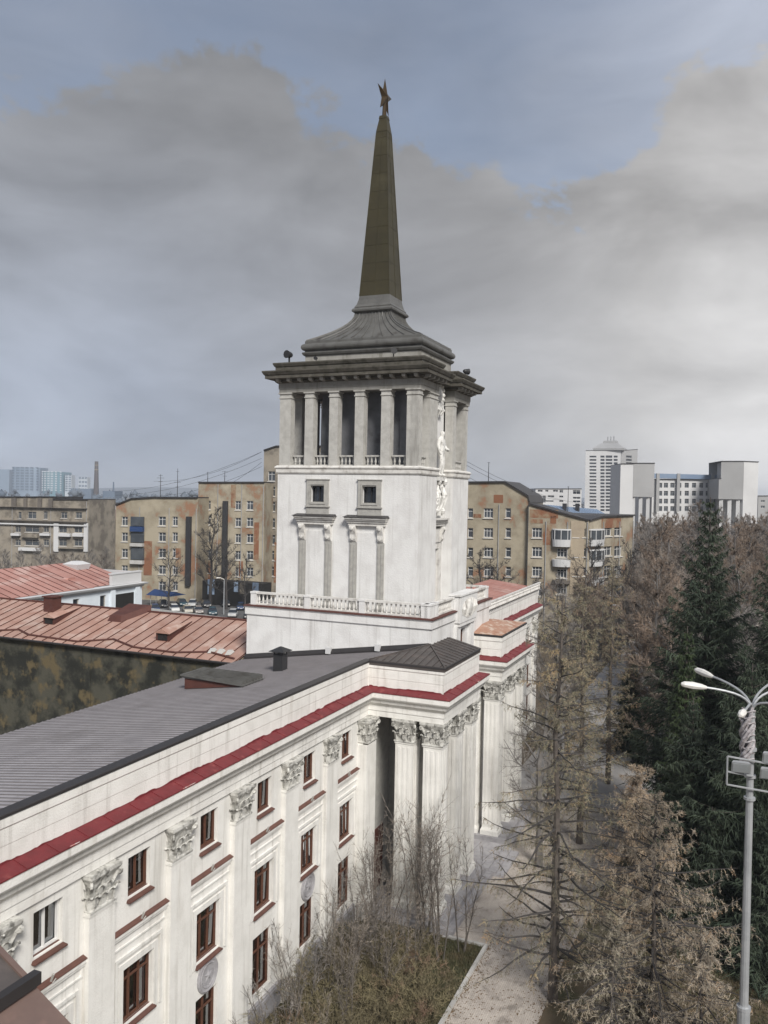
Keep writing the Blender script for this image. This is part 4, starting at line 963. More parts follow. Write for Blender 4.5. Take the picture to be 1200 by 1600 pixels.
for y in (Y0, Y1): b.face([(EX + .36, y, 0), (58.1, y, 0), (58.1, y, EZ), (RX, y, RZ - .05), (EX + .36, y, EZ - .03)])
b.build('wall', 'plaster_old', rb)
b = MB(); w = .97; sl_ = (RZ - EZ)
b.hexa([(0, 0, -.04), (RX - EX, 0, sl_ - .04), (RX - EX, w, sl_ - .04), (0, w, -.04)], [(0, 0, 0), (RX - EX, 0, sl_), (RX - EX, w, sl_), (0, w, 0)])
b.hexa([(0, 0, .001), (RX - EX, 0, sl_ + .001), (RX - EX, .035, sl_ + .001), (0, .035, .001)], [(0, 0, .06), (RX - EX, 0, sl_ + .06), (RX - EX, .035, sl_ + .06), (0, .035, .06)])
b.mi[6:] = [1] * 6; RPN = b.mesh('roof_panel', ['rust_roof', 'rust_dark'])
nP = int((Y1 - Y0) / .98)
for k in range(nP): put('roof_panel', RPN, rb, (EX, Y0 + k * .98, EZ))
b = MB(); b.hexa([(RX, Y0, RZ - .03), (58.4, Y0, EZ), (58.4, Y1, EZ), (RX, Y1, RZ - .03)], [(RX, Y0, RZ), (58.4, Y0, EZ + .03), (58.4, Y1, EZ + .03), (RX, Y1, RZ)]); b.build('rear_slope', 'rust_roof', rb)
b = MB(); b.tube([(RX, Y0, RZ + .05), (RX, Y1, RZ + .05)], .09, 6); b.build('ridge_cap', 'rust_dark', rb)
zr_ = lambda x: EZ + (x - EX) / (RX - EX) * sl_
gp = [(46.45, 30.6), (47.0, 33.0), (46.4, 35.4), (46.5, 39), (47.3, 41.5), (46.4, 44), (46.6, 49), (47.2, 50.6), (46.5, 53), (46.5, 60)]
b = MB(); b.tube([(x, y, zr_(x) + .07) for x, y in gp], .075, 5); b.build('snow_gutter', 'rust_dark', rb)
b = MB(); b.tube([(EX - .05, Y0, EZ - .06), (EX - .05, Y1, EZ - .06)], .09, 6); b.build('eave_gutter', 'dark_edge', rb)
def dormer(y, x0, ln, w, h, parent):
    m_ = MB(); z = zr_(x0)
    m_.hexa([(x0, y - w / 2, z - .1), (x0 + ln, y - w * .1, zr_(x0 + ln) - .1), (x0 + ln, y + w * .1, zr_(x0 + ln) - .1), (x0, y + w / 2, z - .1)], [(x0, y - w / 2, z + h * .7), (x0 + ln, y - w * .1, zr_(x0 + ln) + .05), (x0 + ln, y + w * .1, zr_(x0 + ln) + .05), (x0, y + w / 2, z + h * .7)])
    d_ = m_.build('dormer', 'rust_dark', parent)
    m_ = MB(); top = (x0 - .15, y, z + h + .05)
    m_.face([(x0 - .15, y - w * .62, z + h * .66), top, (x0 + ln + .3, y, zr_(x0 + ln) + .1)]); m_.face([top, (x0 - .15, y + w * .62, z + h * .66), (x0 + ln + .3, y, zr_(x0 + ln) + .1)]); m_.face([(x0 - .15, y - w * .62, z + h * .66), (x0 - .15, y + w * .62, z + h * .66), top])
    m_.build('dormer_roof', 'rust_roof', d_)
    m_ = MB(); m_.box(x0 - .02, x0 - .003, y - w * .36, y + w * .36, z + .06, z + h * .62); m_.box(x0 - .04, x0 - .021, y - .03, y + .03, z + .06, z + h * .62); m_.build('opening', 'void', d_)
dormer(37.6, 47.9, 3.3, 1.15, .85, rb); dormer(49.0, 48.6, 3.2, 1.1, .8, rb)
ch = MB(); ch.box(50.6, 51.5, 50.6, 51.6, 13.7, 15.35); ch.box(50.5, 51.6, 50.5, 51.7, 15.351, 15.45); ch.build('chimney', 'rust_dark', rb)
d2 = MB(); d2.hexa([(50.0, 43.2, 13.9), (52.3, 42.2, 14.5), (52.3, 44.8, 14.5), (50, 44.6, 13.9)], [(50.3, 43.4, 14.5), (52.6, 42.4, 15.1), (52.6, 44.6, 15.1), (50.3, 44.4, 14.5)]); d2.build('roof_box', 'rust_dark', rb)
rng = random.Random(31)
b = MB()
for y in (31.2, 31.9, 32.6): b.hexa([(46.9, y, zr_(46.9) + .05), (47.4, y, zr_(47.4) + .05), (47.3, y + .5, zr_(47.3) + .05), (46.8, y + .4, zr_(46.8) + .05)], [(46.95, y + .1, zr_(46.9) + .22), (47.3, y + .1, zr_(47.4) + .2), (47.2, y + .4, zr_(47.3) + .2), (46.9, y + .35, zr_(46.8) + .2)])
b.build('debris', 'concrete', rb, kind='stuff')

# ------------------------------------------------------------------ far buildings, surveyed from the photograph
class Wall:
    """vertical facade plane seen between two image columns at given depths"""
    def __init__(s, u0, d0, u1, d1, vref=800):
        a, b = at(u0, vref, depth=d0), at(u1, vref, depth=d1)
        s.a = Vector((a[0], a[1])); s.b = Vector((b[0], b[1])); s.L = (s.b - s.a).length; s.d = (s.b - s.a) / s.L
        s.n = Vector((s.d.y, -s.d.x)); s.ang = math.atan2(s.n.x, -s.n.y)
    def sz(s, u, v):
        d = _ray(u, v); n = s.n
        t = (s.a.x * n.x + s.a.y * n.y) / (d[0] * n.x + d[1] * n.y)
        p = np.array([0, 0, EYE]) + d * t
        return (Vector((p[0], p[1])) - s.a).dot(s.d), p[2]
    def p(s, q, z, out=0.0): w = s.a + s.d * q + s.n * out; return (w.x, w.y, z)
def win_from_px(wl, u, v, w, h):
    s0, z1 = wl.sz(u - w / 2, v - h / 2); s1, z0 = wl.sz(u + w / 2, v + h / 2)
    sm, zm = wl.sz(u, v); ww = abs(s1 - s0); hh = abs(z1 - z0)
    return sm, zm, ww, hh
def far_block(name, label, cat, u0, d0, u1, d1, top, wins, deep, wallm, framem='white_frame', glass='glass_grey', group=None, reveal=.30, mull=1, z0=0.0, sills=True, roofm=None, pipes=()):
    """top: list of (u, v) along the skyline of the facade; wins: (u, v, w, h) in picture measure"""
    wl = Wall(u0, d0, u1, d1)
    root = thing(name, label, cat, (wl.a.x, wl.a.y, 0), group)
    tp = [wl.sz(u, v) for u, v in top]; zmin = min(z for _, z in tp) - .05
    ws = [win_from_px(wl, *w) for w in wins]
    # standard sizes so that windows share their meshes
    q = lambda x, st: max(st, round(x / st) * st)
    ws = [(s, z, q(w, .25), q(h, .25)) for s, z, w, h in ws]
    ws = [w for w in ws if w[0] - w[2] / 2 > .1 and w[0] + w[2] / 2 < wl.L - .1 and w[1] + w[3] / 2 < zmin and w[1] - w[3] / 2 > z0 + .2]
    hs = [(s - w / 2, s + w / 2, z - h / 2, z + h / 2) for s, z, w, h in ws]
    b = MB(); facade(b, (wl.a.x, wl.a.y), (wl.n.x, wl.n.y), 0, wl.L, z0, zmin, hs, reveal)
    P = wl.p
    line = [(max(0, min(wl.L, s)), z) for s, z in tp]
    line[0] = (0, line[0][1]); line[-1] = (wl.L, line[-1][1])
    for (sa, za), (sb, zb) in zip(line, line[1:]):
        if sb - sa > 1e-3: b.face([P(sa, zmin), P(sb, zmin), P(sb, zb), P(sa, za)])
    zl, zr2 = line[0][1], line[-1][1]
    b.face([P(0, z0, -deep), P(0, z0), P(0, zl), P(0, zl, -deep)]); b.face([P(wl.L, z0), P(wl.L, z0, -deep), P(wl.L, zr2, -deep), P(wl.L, zr2)])
    b.face([P(wl.L, z0, -deep), P(0, z0, -deep), P(0, zl, -deep)] + [P(s, z, -deep) for s, z in line[1:]])
    b.build('wall', wallm, root)
    r_ = MB()
    for (sa, za), (sb, zb) in zip(line, line[1:]):
        if sb - sa > 1e-3: r_.hexa([P(sa, za + .002, .35), P(sb, zb + .002, .35), P(sb, zb + .002, -deep), P(sa, za + .002, -deep)], [P(sa, za + .28, .35), P(sb, zb + .28, .35), P(sb, zb + .28, -deep), P(sa, za + .28, -deep)])
    r_.build('roof', roofm or 'dark_edge', root)
    for s, z, w, h in ws:
        loc = P(s, z - h / 2, -reveal + .04)
        fm, gm, _ = window_meshes(w, h, .085, mull if w > 1.1 else 0, .68 if h > 1.3 else 0, framem, glass)
        o = put('window', fm, root, loc, wl.ang); child('pane', gm, o)
        if sills:
            sm = boxmesh_cached('sill', 'white_frame', w); child('sill', sm, o, (0, -reveal - .06, -.1))
    if cat == 'building' and name == 'apartment_block':
        for f in (.30, .66, .985):
            c_ = wl.p(wl.L * f, 0, .14); b = MB(); zt3 = zmin - .2; b.tube([(c_[0], c_[1], 0), (c_[0], c_[1], zt3)], .085, 5); b.build('drainpipe', 'grey_panel', root)
    return root, wl
_bc = {}
def boxmesh_cached(name, m, w):
    k_ = (name, m, round(w, 2))
    if k_ not in _bc: _bc[k_] = boxmesh(name, m, -w / 2 - .12, w / 2 + .12, -.10, .14, -.10, .0)
    return _bc[k_]
Z1 = lambda x, y: (170 + x / 4.444, 690 + y / 4.444)       # enlargements used for measuring
def grid(Z, xs, ys, k): return [(*Z(x, y), w / k, h / k) for x, w, h in xs for y in ys]
def wallbox(root, wl, name, m, u0, v0, u1, v1, out0, out1):
    s0, z1 = wl.sz(u0, v0); s1, z0 = wl.sz(u1, v1); b = MB()
    c = [wl.p(s0, 0, out1), wl.p(s1, 0, out1), wl.p(s1, 0, out0), wl.p(s0, 0, out0)]
    b.hexa([(x, y, z0) for x, y, _ in c], [(x, y, z1) for x, y, _ in c]); return b.build(name, m, root)
# left group of brick blocks
w1 = grid(Z1, [(110, 40, 62), (370, 50, 66), (460, 36, 62)], (552, 662, 775, 890, 1003), 4.444)
r1, L1 = far_block('apartment_block', 'patchy tan brick apartment block with blue balcony, lower of the left pair', 'building', 181, 186, 309, 182, [(181, 790), (206, 780), (240, 778), (309, 778.5)], w1, 14, 'brick_tan', mull=1)
for (ya, yb, m, out) in ((520, 585, 'glass_grey', .5), (588, 625, 'tarp_blue', 1.0), (628, 700, 'glass_grey', .5), (703, 728, 'concrete', 1.0), (735, 820, 'glass_grey', .5), (822, 850, 'concrete', 1.0)):
    a, c = Z1(160, ya), Z1(247, yb); wallbox(r1, L1, 'balcony_glazing' if m == 'glass_grey' else 'balcony_front', m, *a, *c, .003, out)
for (xa, ya, xb, yb) in ((245, 690, 298, 930), (465, 740, 500, 870)):
    a, c = Z1(xa, ya), Z1(xb, yb); wallbox(r1, L1, 'brick_patch', 'brick_red', *a, *c, -.02, .03)
a, c = Z1(545, 520), Z1(570, 1000); wallbox(r1, L1, 'vent_shaft', 'iron', *a, *c, .01, .7)
w2 = grid(Z1, [(685, 40, 62)], (440, 545, 655, 780, 880), 4.444) + grid(Z1, [(897, 36, 62), (980, 46, 66)], (443, 560, 672, 790, 905), 4.444)
r2, L2 = far_block('apartment_block', 'patchy brick apartment block with flat roof and antennas, middle height', 'building', 309.5, 188, 413, 186, [(309.5, 754.5), (413, 754.5)], w2, 14, 'brick_tan2')
a, c = Z1(797, 412), Z1(822, 935); wallbox(r2, L2, 'vent_shaft', 'iron', *a, *c, .01, .7)
for (xa, ya, xb, yb) in ((1010, 560, 1040, 820), (690, 830, 720, 960), (905, 830, 930, 960), (850, 300, 880, 460)):
    a, c = Z1(xa, ya), Z1(xb, yb); wallbox(r2, L2, 'brick_patch', 'brick_red', *a, *c, -.02, .03)
w3 = grid(Z1, [(1130, 46, 66)], (240, 345, 450, 565, 680, 790, 900), 4.444) + grid(Z1, [(1250, 46, 66), (1330, 46, 66)], (345, 450, 565, 680, 790, 900), 4.444)
r3, L3 = far_block('apartment_block', 'tallest tan apartment block, its edge showing left of the tower', 'building', 411, 194, 500, 190, [(411, 704.5), (432, 698), (500, 698)], w3, 16, 'stone_far')
for (xa, ya, xb, yb) in ((1085, 520, 1110, 960), (1150, 700, 1165, 980)):
    a, c = Z1(xa, ya), Z1(xb, yb); wallbox(r3, L3, 'brick_patch', 'brick_red', *a, *c, -.02, .03)
# stone block and its neighbour at the far left
Z2 = lambda x, y: (x / 5, 690 + y / 5)
w4 = grid(Z2, [(155, 26, 55), (250, 66, 58), (355, 32, 58), (500, 46, 50), (615, 46, 50)], (575,), 5) + grid(Z2, [(140, 44, 50), (250, 110, 50), (360, 44, 50), (490, 60, 56), (610, 60, 56)], (684, 788), 5)
r4, L4 = far_block('apartment_block', 'grey-brown stone apartment block with heavy cornice bands at far left', 'building', -30, 246, 138, 240, [(-30, 777), (84, 777), (84, 781), (138, 781)], w4, 16, 'stone_far', 'old_frame')
for (ya, yb, o, m) in ((505, 522, 1.0, 'stone_far_dark'), (605, 632, 1.0, 'stone_far_dark'), (640, 652, .7, 'white_far')):
    a, c = Z2(-140, ya), Z2(685, yb); wallbox(r4, L4, 'cornice_band', m, *a, *c, .005, o)
for (xa, ya, xb, yb, m) in ((185, 720, 305, 750, 'stone_far'), (160, 825, 325, 855, 'white_far'), (470, 715, 560, 742, 'white_far'), (580, 715, 660, 742, 'white_far'), (470, 820, 660, 838, 'stone_far'), (100, 715, 165, 735, 'white_far'), (325, 715, 400, 735, 'white_far')):
    a, c = Z2(xa, ya), Z2(xb, yb); wallbox(r4, L4, 'balcony', m, *a, *c, .01, 1.1)
for (xa, xb) in ((425, 460), (660, 688)):
    a, c = Z2(xa, 636), Z2(xb, 860); wallbox(r4, L4, 'wall_pier', 'white_far', *a, *c, .005, .4)
for (xa, xb) in ((95, 130), (190, 215), (300, 330), (385, 415)):
    a, c = Z2(xa, 440), Z2(xb, 515); wallbox(r4, L4, 'parapet_post', 'stone_far_dark', *a, *c, .01, .5)
w5 = grid(Z2, [(705, 30, 60), (785, 42, 60), (875, 40, 70)], (680, 770, 860), 5)
r5, L5 = far_block('apartment_block', 'dark weathered block with pinkish roof, behind the stone block', 'building', 138, 262, 184, 256, [(138, 812), (184, 812)], w5, 14, 'stone_far_dark', 'old_frame')
b = MB(); c0, c1 = L5.sz(138, 812), L5.sz(184, 797)
b.hexa([L5.p(0, c0[1] + .3, .6), L5.p(L5.L, c0[1] + .3, .6), L5.p(L5.L, c0[1] + .3, -9), L5.p(0, c0[1] + .3, -9)], [L5.p(0, c1[1], -4), L5.p(L5.L, c1[1], -4), L5.p(L5.L, c1[1], -5), L5.p(0, c1[1], -5)]); pr = b.build('mansard_roof', 'pink_far', r5)
for x in (765, 838):
    a, c = Z2(x - 14, 565), Z2(x + 14, 592); wallbox(r5, L5, 'roof_window', 'rust_dark', *a, *c, -.5, .6)
w5b = [(*Z2(x, 498), 18 / 5, 14 / 5) for x in (720, 770, 820, 870)]
far_block('low_building', 'low pale flat-roofed building behind the pinkish roof', 'building', 138, 330, 200, 330, [(138, 787), (200, 787)], w5b, 20, 'white_far', 'old_frame')

# right group
Z4 = lambda x, y: (720 + x / 5, 730 + y / 5)
w6 = grid(Z4, [(75, 44, 74), (215, 72, 76), (370, 36, 74)], (358, 512, 665, 815, 965), 5)
r6, L6 = far_block('apartment_block', 'tan brick apartment block with sloping gable top, right of the tower', 'building', 690, 156, 828, 150, [(690, 755), (789, 754), (826, 776), (828, 787)], w6, 13, 'brick_tan', mull=2)
for (xa, ya, xb, yb) in ((258, 215, 330, 280), (100, 365, 160, 395)):
    a, c = Z4(xa, ya), Z4(xb, yb); wallbox(r6, L6, 'brick_patch', 'brick_red', *a, *c, -.02, .03)
w7 = grid(Z4, [(595, 74, 76)], (512, 662, 815, 968), 5) + grid(Z4, [(790, 76, 70)], (670, 830, 960), 5) + grid(Z4, [(900, 40, 70), (965, 24, 70)], (512, 665, 815), 5)
r7, L7 = far_block('apartment_block', 'tan and brick apartment block with rounded white balconies, right of the gabled one', 'building', 826, 149, 920, 146, [(826, 788), (872, 801), (920, 814)], w7, 14, 'brick_tan2', mull=2)
for (xa, ya, xb, yb) in ((540, 330, 760, 400), (545, 405, 640, 440), (645, 450, 705, 610), (700, 380, 745, 440)):
    a, c = Z4(xa, ya), Z4(xb, yb); wallbox(r7, L7, 'brick_patch', 'brick_red', *a, *c, -.02, .03)
a, c = Z4(862, 420), Z4(955, 1000); wallbox(r7, L7, 'plaster_bay', 'plaster_old', *a, *c, .004, .12)
def balcony(root, wl, u, v, w, h, glazed, m='white_far'):
    s, z = wl.sz(u, v); sw = abs(wl.sz(u + w / 2, v)[0] - wl.sz(u - w / 2, v)[0]); hh = abs(wl.sz(u, v - h / 2)[1] - wl.sz(u, v + h / 2)[1])
    b = MB(); n_ = 8
    def ring(r_, zz): return [wl.p(s - r_ * sw / 2, zz)] + [wl.p(s - r_ * sw / 2 * math.cos(math.pi * k / n_), zz, .35 + .95 * r_ * math.sin(math.pi * k / n_)) for k in range(n_ + 1)] + [wl.p(s + r_ * sw / 2, zz)]
    b.hexa(ring(.93, z - hh / 2), ring(1, z + hh / 2)); o = b.build('balcony', m, root)
    if glazed:
        b = MB(); b.hexa(ring(.95, z + hh / 2 + .003), ring(.95, z + hh / 2 + 1.65)); g_ = b.build('balcony_glazing', 'glass_grey', o)
        b = MB()
        for k in range(0, n_ + 1, 2):
            q_ = ring(.97, 0)[k + 1]; b.box(q_[0] - .06, q_[0] + .06, q_[1] - .06, q_[1] + .06, z + hh / 2, z + hh / 2 + 1.65)
        b.hexa(ring(1.02, z + hh / 2 + 1.652), ring(1.0, z + hh / 2 + 1.85)); b.build('balcony_frame', 'white_far', o)
for (y, gz) in ((592, True), (748, False)): balcony(r7, L7, *Z4(787, y), 148 / 5, 56 / 5, gz)
balcony(r7, L7, *Z4(787, 895), 140 / 5, 26 / 5, False, 'stone_far_dark')
w8 = grid(Z4, [(1150, 60, 70), (1230, 60, 70), (1330, 60, 70)], (500, 655, 810, 960), 5)
r8, L8 = far_block('apartment_block', 'brown brick apartment wing with stacked white balconies, half behind bare trees', 'building', 920, 146.3, 990, 164, [(920, 814), (940, 808), (990, 806)], w8, 13, 'brick_tan2', mull=1)
for (y, gz) in ((588, True), (745, True), (890, False)): balcony(r8, L8, *Z4(1048, y), 96 / 5, 50 / 5, gz)
a, c = Z4(1100, 400), Z4(1250, 470); wallbox(r8, L8, 'brick_patch', 'brick_red', *a, *c, -.02, .03)
# blue roofed building behind
WB = Wall(826, 205, 965, 225); br = thing('blue_roof_building', 'low building with long blue sheet roof behind the right apartment block', 'building', (WB.a.x, WB.a.y, 0))
ze = WB.sz(900, 808)[1]; zt_ = WB.sz(900, 790)[1]
b = MB(); b.hexa([WB.p(0, 0), WB.p(WB.L, 0), WB.p(WB.L, 0, -16), WB.p(0, 0, -16)], [WB.p(0, ze), WB.p(WB.L, ze - 1.2), WB.p(WB.L, ze - 1.2, -16), WB.p(0, ze, -16)]); b.build('wall', 'stone_far', br)
b = MB(); b.hexa([WB.p(-1, ze + .01, .6), WB.p(WB.L, ze - 1.2, .6), WB.p(WB.L, ze - 1.2, -16.6), WB.p(-1, ze + .01, -16.6)], [WB.p(-1, zt_ + .8, -7), WB.p(WB.L, zt_ - 1.0, -7), WB.p(WB.L, zt_ - 1.0, -8), WB.p(-1, zt_ + .8, -8)]); bo = b.build('roof', 'roof_blue', br)
b = MB()
for k in range(30): s = WB.L * (k + .5) / 30; b.tube([WB.p(s, ze - 1.2 * s / WB.L + .05, .55), WB.p(s, zt_ + .8 - 1.8 * s / WB.L + .03, -7)], .06, 4)
b.build('seam', 'roof_blue', bo, kind='stuff')
for u_ in (862, 905, 925):
    s, z = WB.sz(u_, 798); b = MB(); c = WB.p(s, 0, -5); b.box(c[0] - .5, c[0] + .5, c[1] - .5, c[1] + .5, z - 1, z + 1.8); b.build('chimney', 'iron', br)
Z5 = lambda x, y: (880 + x / 3.75, 670 + y / 3.75)
# white modern block, white tower block, grey institute
w9 = [(*Z4(x, y), w / 5, h / 5) for x, y, w, h in ((620, 185, 40, 16), (672, 185, 24, 14), (740, 185, 40, 16), (785, 188, 28, 22), (595, 250, 28, 55), (650, 250, 24, 55), (705, 228, 50, 16), (785, 230, 30, 16), (690, 265, 70, 14), (785, 265, 30, 16), (905, 195, 58, 32), (905, 240, 58, 18), (905, 268, 58, 16), (905, 300, 58, 14))]
far_block('white_block', 'white modern flat-roofed block with dark windows, beyond the blue roof', 'building', 836, 420, 908, 420, [(836, 764), (908, 764)], w9, 24, 'white_far', 'white_frame', 'glass', mull=1, sills=False)
w10 = grid(Z5, [(174, 40, 11), (230, 24, 12), (268, 38, 13), (307, 22, 12)], [163 + 19.6 * k for k in range(17)], 3.75)
r10, L10 = far_block('tower_block', 'tall white residential tower with stepped crown on the right skyline', 'building', 913, 720, 968, 712, [(913, 704), (968, 704)], w10, 30, 'white_far', 'grey_panel', 'glass', mull=0, sills=False, reveal=.6)
w11 = grid(Z5, [(345, 22, 12), (385, 34, 13)], [163 + 19.6 * k for k in range(12)], 3.75)
far_block('tower_block', 'slimmer right half of the white residential tower, in greyer render', 'building', 968.5, 713, 994, 719, [(968.5, 704), (994, 702)], w11, 26, 'grey_panel', 'grey_panel', 'glass', mull=0, sills=False, reveal=.6)
s0 = L10.sz(930, 700)[0]; s1 = L10.sz(978, 700)[0]; zt_ = L10.sz(950, 704)[1]
b = MB(); c = Vector(L10.p((s0 + s1) / 2, 0, -12)[:2]); b.rectloft([(13, 13, zt_ + .3), (13, 13, zt_ + 2), (7, 7, zt_ + 6.5), (6, 6, zt_ + 6.5), (5.5, 5.5, zt_ + 9)], c.x, c.y); b.build('crown', 'grey_panel', r10)
b = MB()
for k in (-3, 0, 3): b.tube([(c.x + k, c.y + k, zt_ + 9), (c.x + k, c.y + k, zt_ + 13)], .3, 4)
b.build('mast', 'iron', r10, kind='stuff')
# institute
w12 = [(*Z5(x, y), 24 / 3.75, 30 / 3.75) for x in (568, 602, 640, 680, 724, 767, 810, 847, 883) for y in (331, 378, 424, 468)]
r12, L12 = far_block('institute_building', 'wide white institute with rows of square windows and dark roof band', 'building', 1018, 384, 1130, 388, [(1020, 749), (1128, 749)], w12, 22, 'white_far', 'grey_panel', 'glass_grey', mull=1, sills=False, reveal=.4)
a, c = Z5(525, 262), Z5(930, 298); wallbox(r12, L12, 'roof_band', 'roof_blue', *a, *c, .003, 1.2)
b = MB()
for x in (545, 665, 865): a, c = Z5(x - 6, 262), Z5(x + 6, 485); wallbox(r12, L12, 'rib', 'grey_panel', *a, *c, 1.21, 1.7)
r13, L13 = far_block('hall_block', 'windowless pale panel block overhanging the left end of the institute', 'building', 968, 368, 988, 367.6, [(968, 725), (988, 725)], [], 22, 'white_far', sills=False)
r14, L14 = far_block('hall_block', 'grey windowless panel block on pillars beside the institute', 'building', 988.3, 367.5, 1021, 369, [(988.3, 724), (1021, 724)], [], 20, 'grey_panel', sills=False, z0=L13.sz(985, 776)[1])
b = MB()
for k in (.1, .45, .8): p_ = L14.p(L14.L * k, 0, -1.5); b.box(p_[0] - .7, p_[0] + .7, p_[1] - .7, p_[1] + .7, 0, L13.sz(985, 776)[1] - .01)
b.build('pillar', 'white_far', r14, kind='stuff')
r15, L15 = far_block('hall_block', 'grey windowless panel block overhanging the right end of the institute', 'building', 1122, 368, 1160, 366.6, [(1122, 748), (1127, 748), (1127, 721), (1160, 721)], [], 22, 'grey_panel', sills=False, z0=L13.sz(985, 777)[1])
r16, L16 = far_block('hall_block', 'pale stair block at the right end of the institute', 'building', 1160.3, 366.6, 1183, 368, [(1160.3, 721), (1183, 722)], [], 20, 'white_far', sills=False)
b = MB()
for k in (.15, .5, .85): p_ = L15.p(L15.L * k, 0, -1.5); b.box(p_[0] - .8, p_[0] + .8, p_[1] - .8, p_[1] + .8, 0, L13.sz(985, 777)[1] - .01)
b.build('pillar', 'white_far', r15, kind='stuff')
far_block('low_building', 'low grey flat-roofed building at the right edge beyond the trees', 'building', 1184, 420, 1240, 420, [(1184, 775), (1240, 775)], [(1192, 783, 6, 3), (1204, 783, 6, 3), (1192, 792, 6, 4), (1204, 792, 6, 4)], 20, 'grey_panel', sills=False)

# hazy skyline at the left
def sky_block(name, label, cat, u0, u1, vt, d, deep, m, rows=0, cols=0, glass='far_blue_dark', rnd_top=0):
    wl = Wall(u0, d, u1, d); z = wl.sz(u0, vt)[1]; root = thing(name, label, cat, (wl.a.x, wl.a.y, 0)); b = MB(); n_ = 10
    base = [wl.p(wl.L * (.5 - .5 * math.cos(math.pi * k / n_)), 0, rnd_top * math.sin(math.pi * k / n_)) for k in range(n_ + 1)] + [wl.p(wl.L, 0, -deep), wl.p(0, 0, -deep)]
    b.hexa(base, [(x, y, z) for x, y, _ in base]); b.build('wall', m, root)
    if cols:
        cm, k_ = wl.L / cols, (z - 20) / rows
        me = boxmesh('window_band', glass, -cm * .36, cm * .36, -.3, .3, -k_ * .27, k_ * .27)
        for i in range(cols):
            for j in range(rows):
                s = wl.L * (i + .5) / cols; put('window_band', me, root, wl.p(s, 22 + (j + .5) * k_, rnd_top * math.sin(math.acos(max(-1, min(1, 1 - 2 * s / wl.L)))) + .1), wl.ang)
    return root, wl, z
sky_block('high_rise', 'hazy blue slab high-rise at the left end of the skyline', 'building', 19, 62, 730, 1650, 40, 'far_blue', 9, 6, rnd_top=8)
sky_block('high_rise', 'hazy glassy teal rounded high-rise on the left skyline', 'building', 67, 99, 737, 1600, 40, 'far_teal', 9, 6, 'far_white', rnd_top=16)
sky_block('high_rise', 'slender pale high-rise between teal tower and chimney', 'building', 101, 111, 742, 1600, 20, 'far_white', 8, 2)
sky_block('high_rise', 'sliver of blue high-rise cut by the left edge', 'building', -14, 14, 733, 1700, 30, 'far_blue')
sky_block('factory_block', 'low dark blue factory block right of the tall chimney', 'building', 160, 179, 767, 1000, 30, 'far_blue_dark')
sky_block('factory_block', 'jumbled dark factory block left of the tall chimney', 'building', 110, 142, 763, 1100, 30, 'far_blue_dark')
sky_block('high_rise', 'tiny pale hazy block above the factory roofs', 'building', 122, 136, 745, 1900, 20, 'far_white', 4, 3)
p_ = at(150, 790, depth=1000); cht = thing('factory_chimney', 'tall banded brick factory chimney on the left skyline', 'chimney', (p_[0], p_[1], 0)); ztop = at(150, 721, depth=1000)[2]
b = MB(); b.lathe([(3.3, 0), (3.2, 20), (2.1, ztop)], p_[0], p_[1], 12); b.build('shaft', 'chimney_dark', cht)
b = MB()
for f in (.62, .72, .82, .91): r_ = 3.3 - 1.2 * f + .12; b.lathe([(r_, ztop * f), (r_ - .05, ztop * f + 1.6)], p_[0], p_[1], 12)
b.build('band', 'stone_far', cht, kind='stuff')
p_ = at(177, 790, depth=1050); ztop = at(177, 753, depth=1050)[2]; b = MB(); b.tube([(p_[0], p_[1], 0), (p_[0], p_[1], ztop)], [1.2, .8], 8); tag(b.build('thin_chimney', 'far_blue_dark'), 'thin grey chimney right of the banded factory chimney', 'chimney')
# far tree masses and hills closing the horizon
rg = np.random.default_rng(5)
def np_mesh(name, v, f, m):
    me = bpy.data.meshes.new(name); v = np.asarray(v, dtype=np.float32); f = np.asarray(f, dtype=np.int32)
    me.vertices.add(len(v)); me.vertices.foreach_set('co', v.ravel()); k_ = f.shape[1]
    me.loops.add(f.size); me.loops.foreach_set('vertex_index', f.ravel()); me.polygons.add(len(f))
    me.polygons.foreach_set('loop_start', np.arange(len(f)) * k_)
    if isinstance(m, str): m = [m]
    for q in m: me.materials.append(MATS[q])
    me.update(calc_edges=True); return me
OCT = np.array([(1, 0, 0), (-1, 0, 0), (0, 1, 0), (0, -1, 0), (0, 0, 1), (0, 0, -1)], float); OF = np.array([(0, 2, 4), (2, 1, 4), (1, 3, 4), (3, 0, 4), (2, 0, 5), (1, 2, 5), (3, 1, 5), (0, 3, 5)])
def clumps(name, label, n, ur, dr, hr, m, zc=None):
    V, Fc = [], []
    for i in range(n):
        u = rg.uniform(*ur); d = dr[0] + (dr[1] - dr[0]) * rg.random(); p = at(u, 800, depth=d); h = rg.uniform(*hr)
        for q in range(14):
            c = np.array([p[0], p[1], h * rg.uniform(.35, .95)]) + rg.normal(0, h * .16, 3) * (1, 1, .4); r_ = h * rg.uniform(.10, .24)
            Fc.append(OF + len(V) * 6); V.append(c + OCT * r_ * rg.uniform(.7, 1.3, (6, 3)))
    o = bpy.data.objects.new(name, np_mesh(name, np.concatenate(V), np.concatenate(Fc), m)); C.objects.link(o); return tag(o, label, kind='stuff')
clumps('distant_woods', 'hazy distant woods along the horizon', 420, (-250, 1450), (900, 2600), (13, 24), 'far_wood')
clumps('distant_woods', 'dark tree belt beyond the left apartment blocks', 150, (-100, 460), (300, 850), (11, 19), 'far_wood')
HV, HF = [], []
NH = 120
for i in range(NH + 1):
    t = R(-75 + 150 * i / NH) + R(23.285); hgt = 40 + 9 * math.sin(i * .21) + 5 * math.sin(i * .53 + 1)
    for (d, z) in ((3300, -1), (4300, hgt), (5200, hgt * .6), (6000, -1)): HV.append((d * math.cos(t), d * math.sin(t), z))
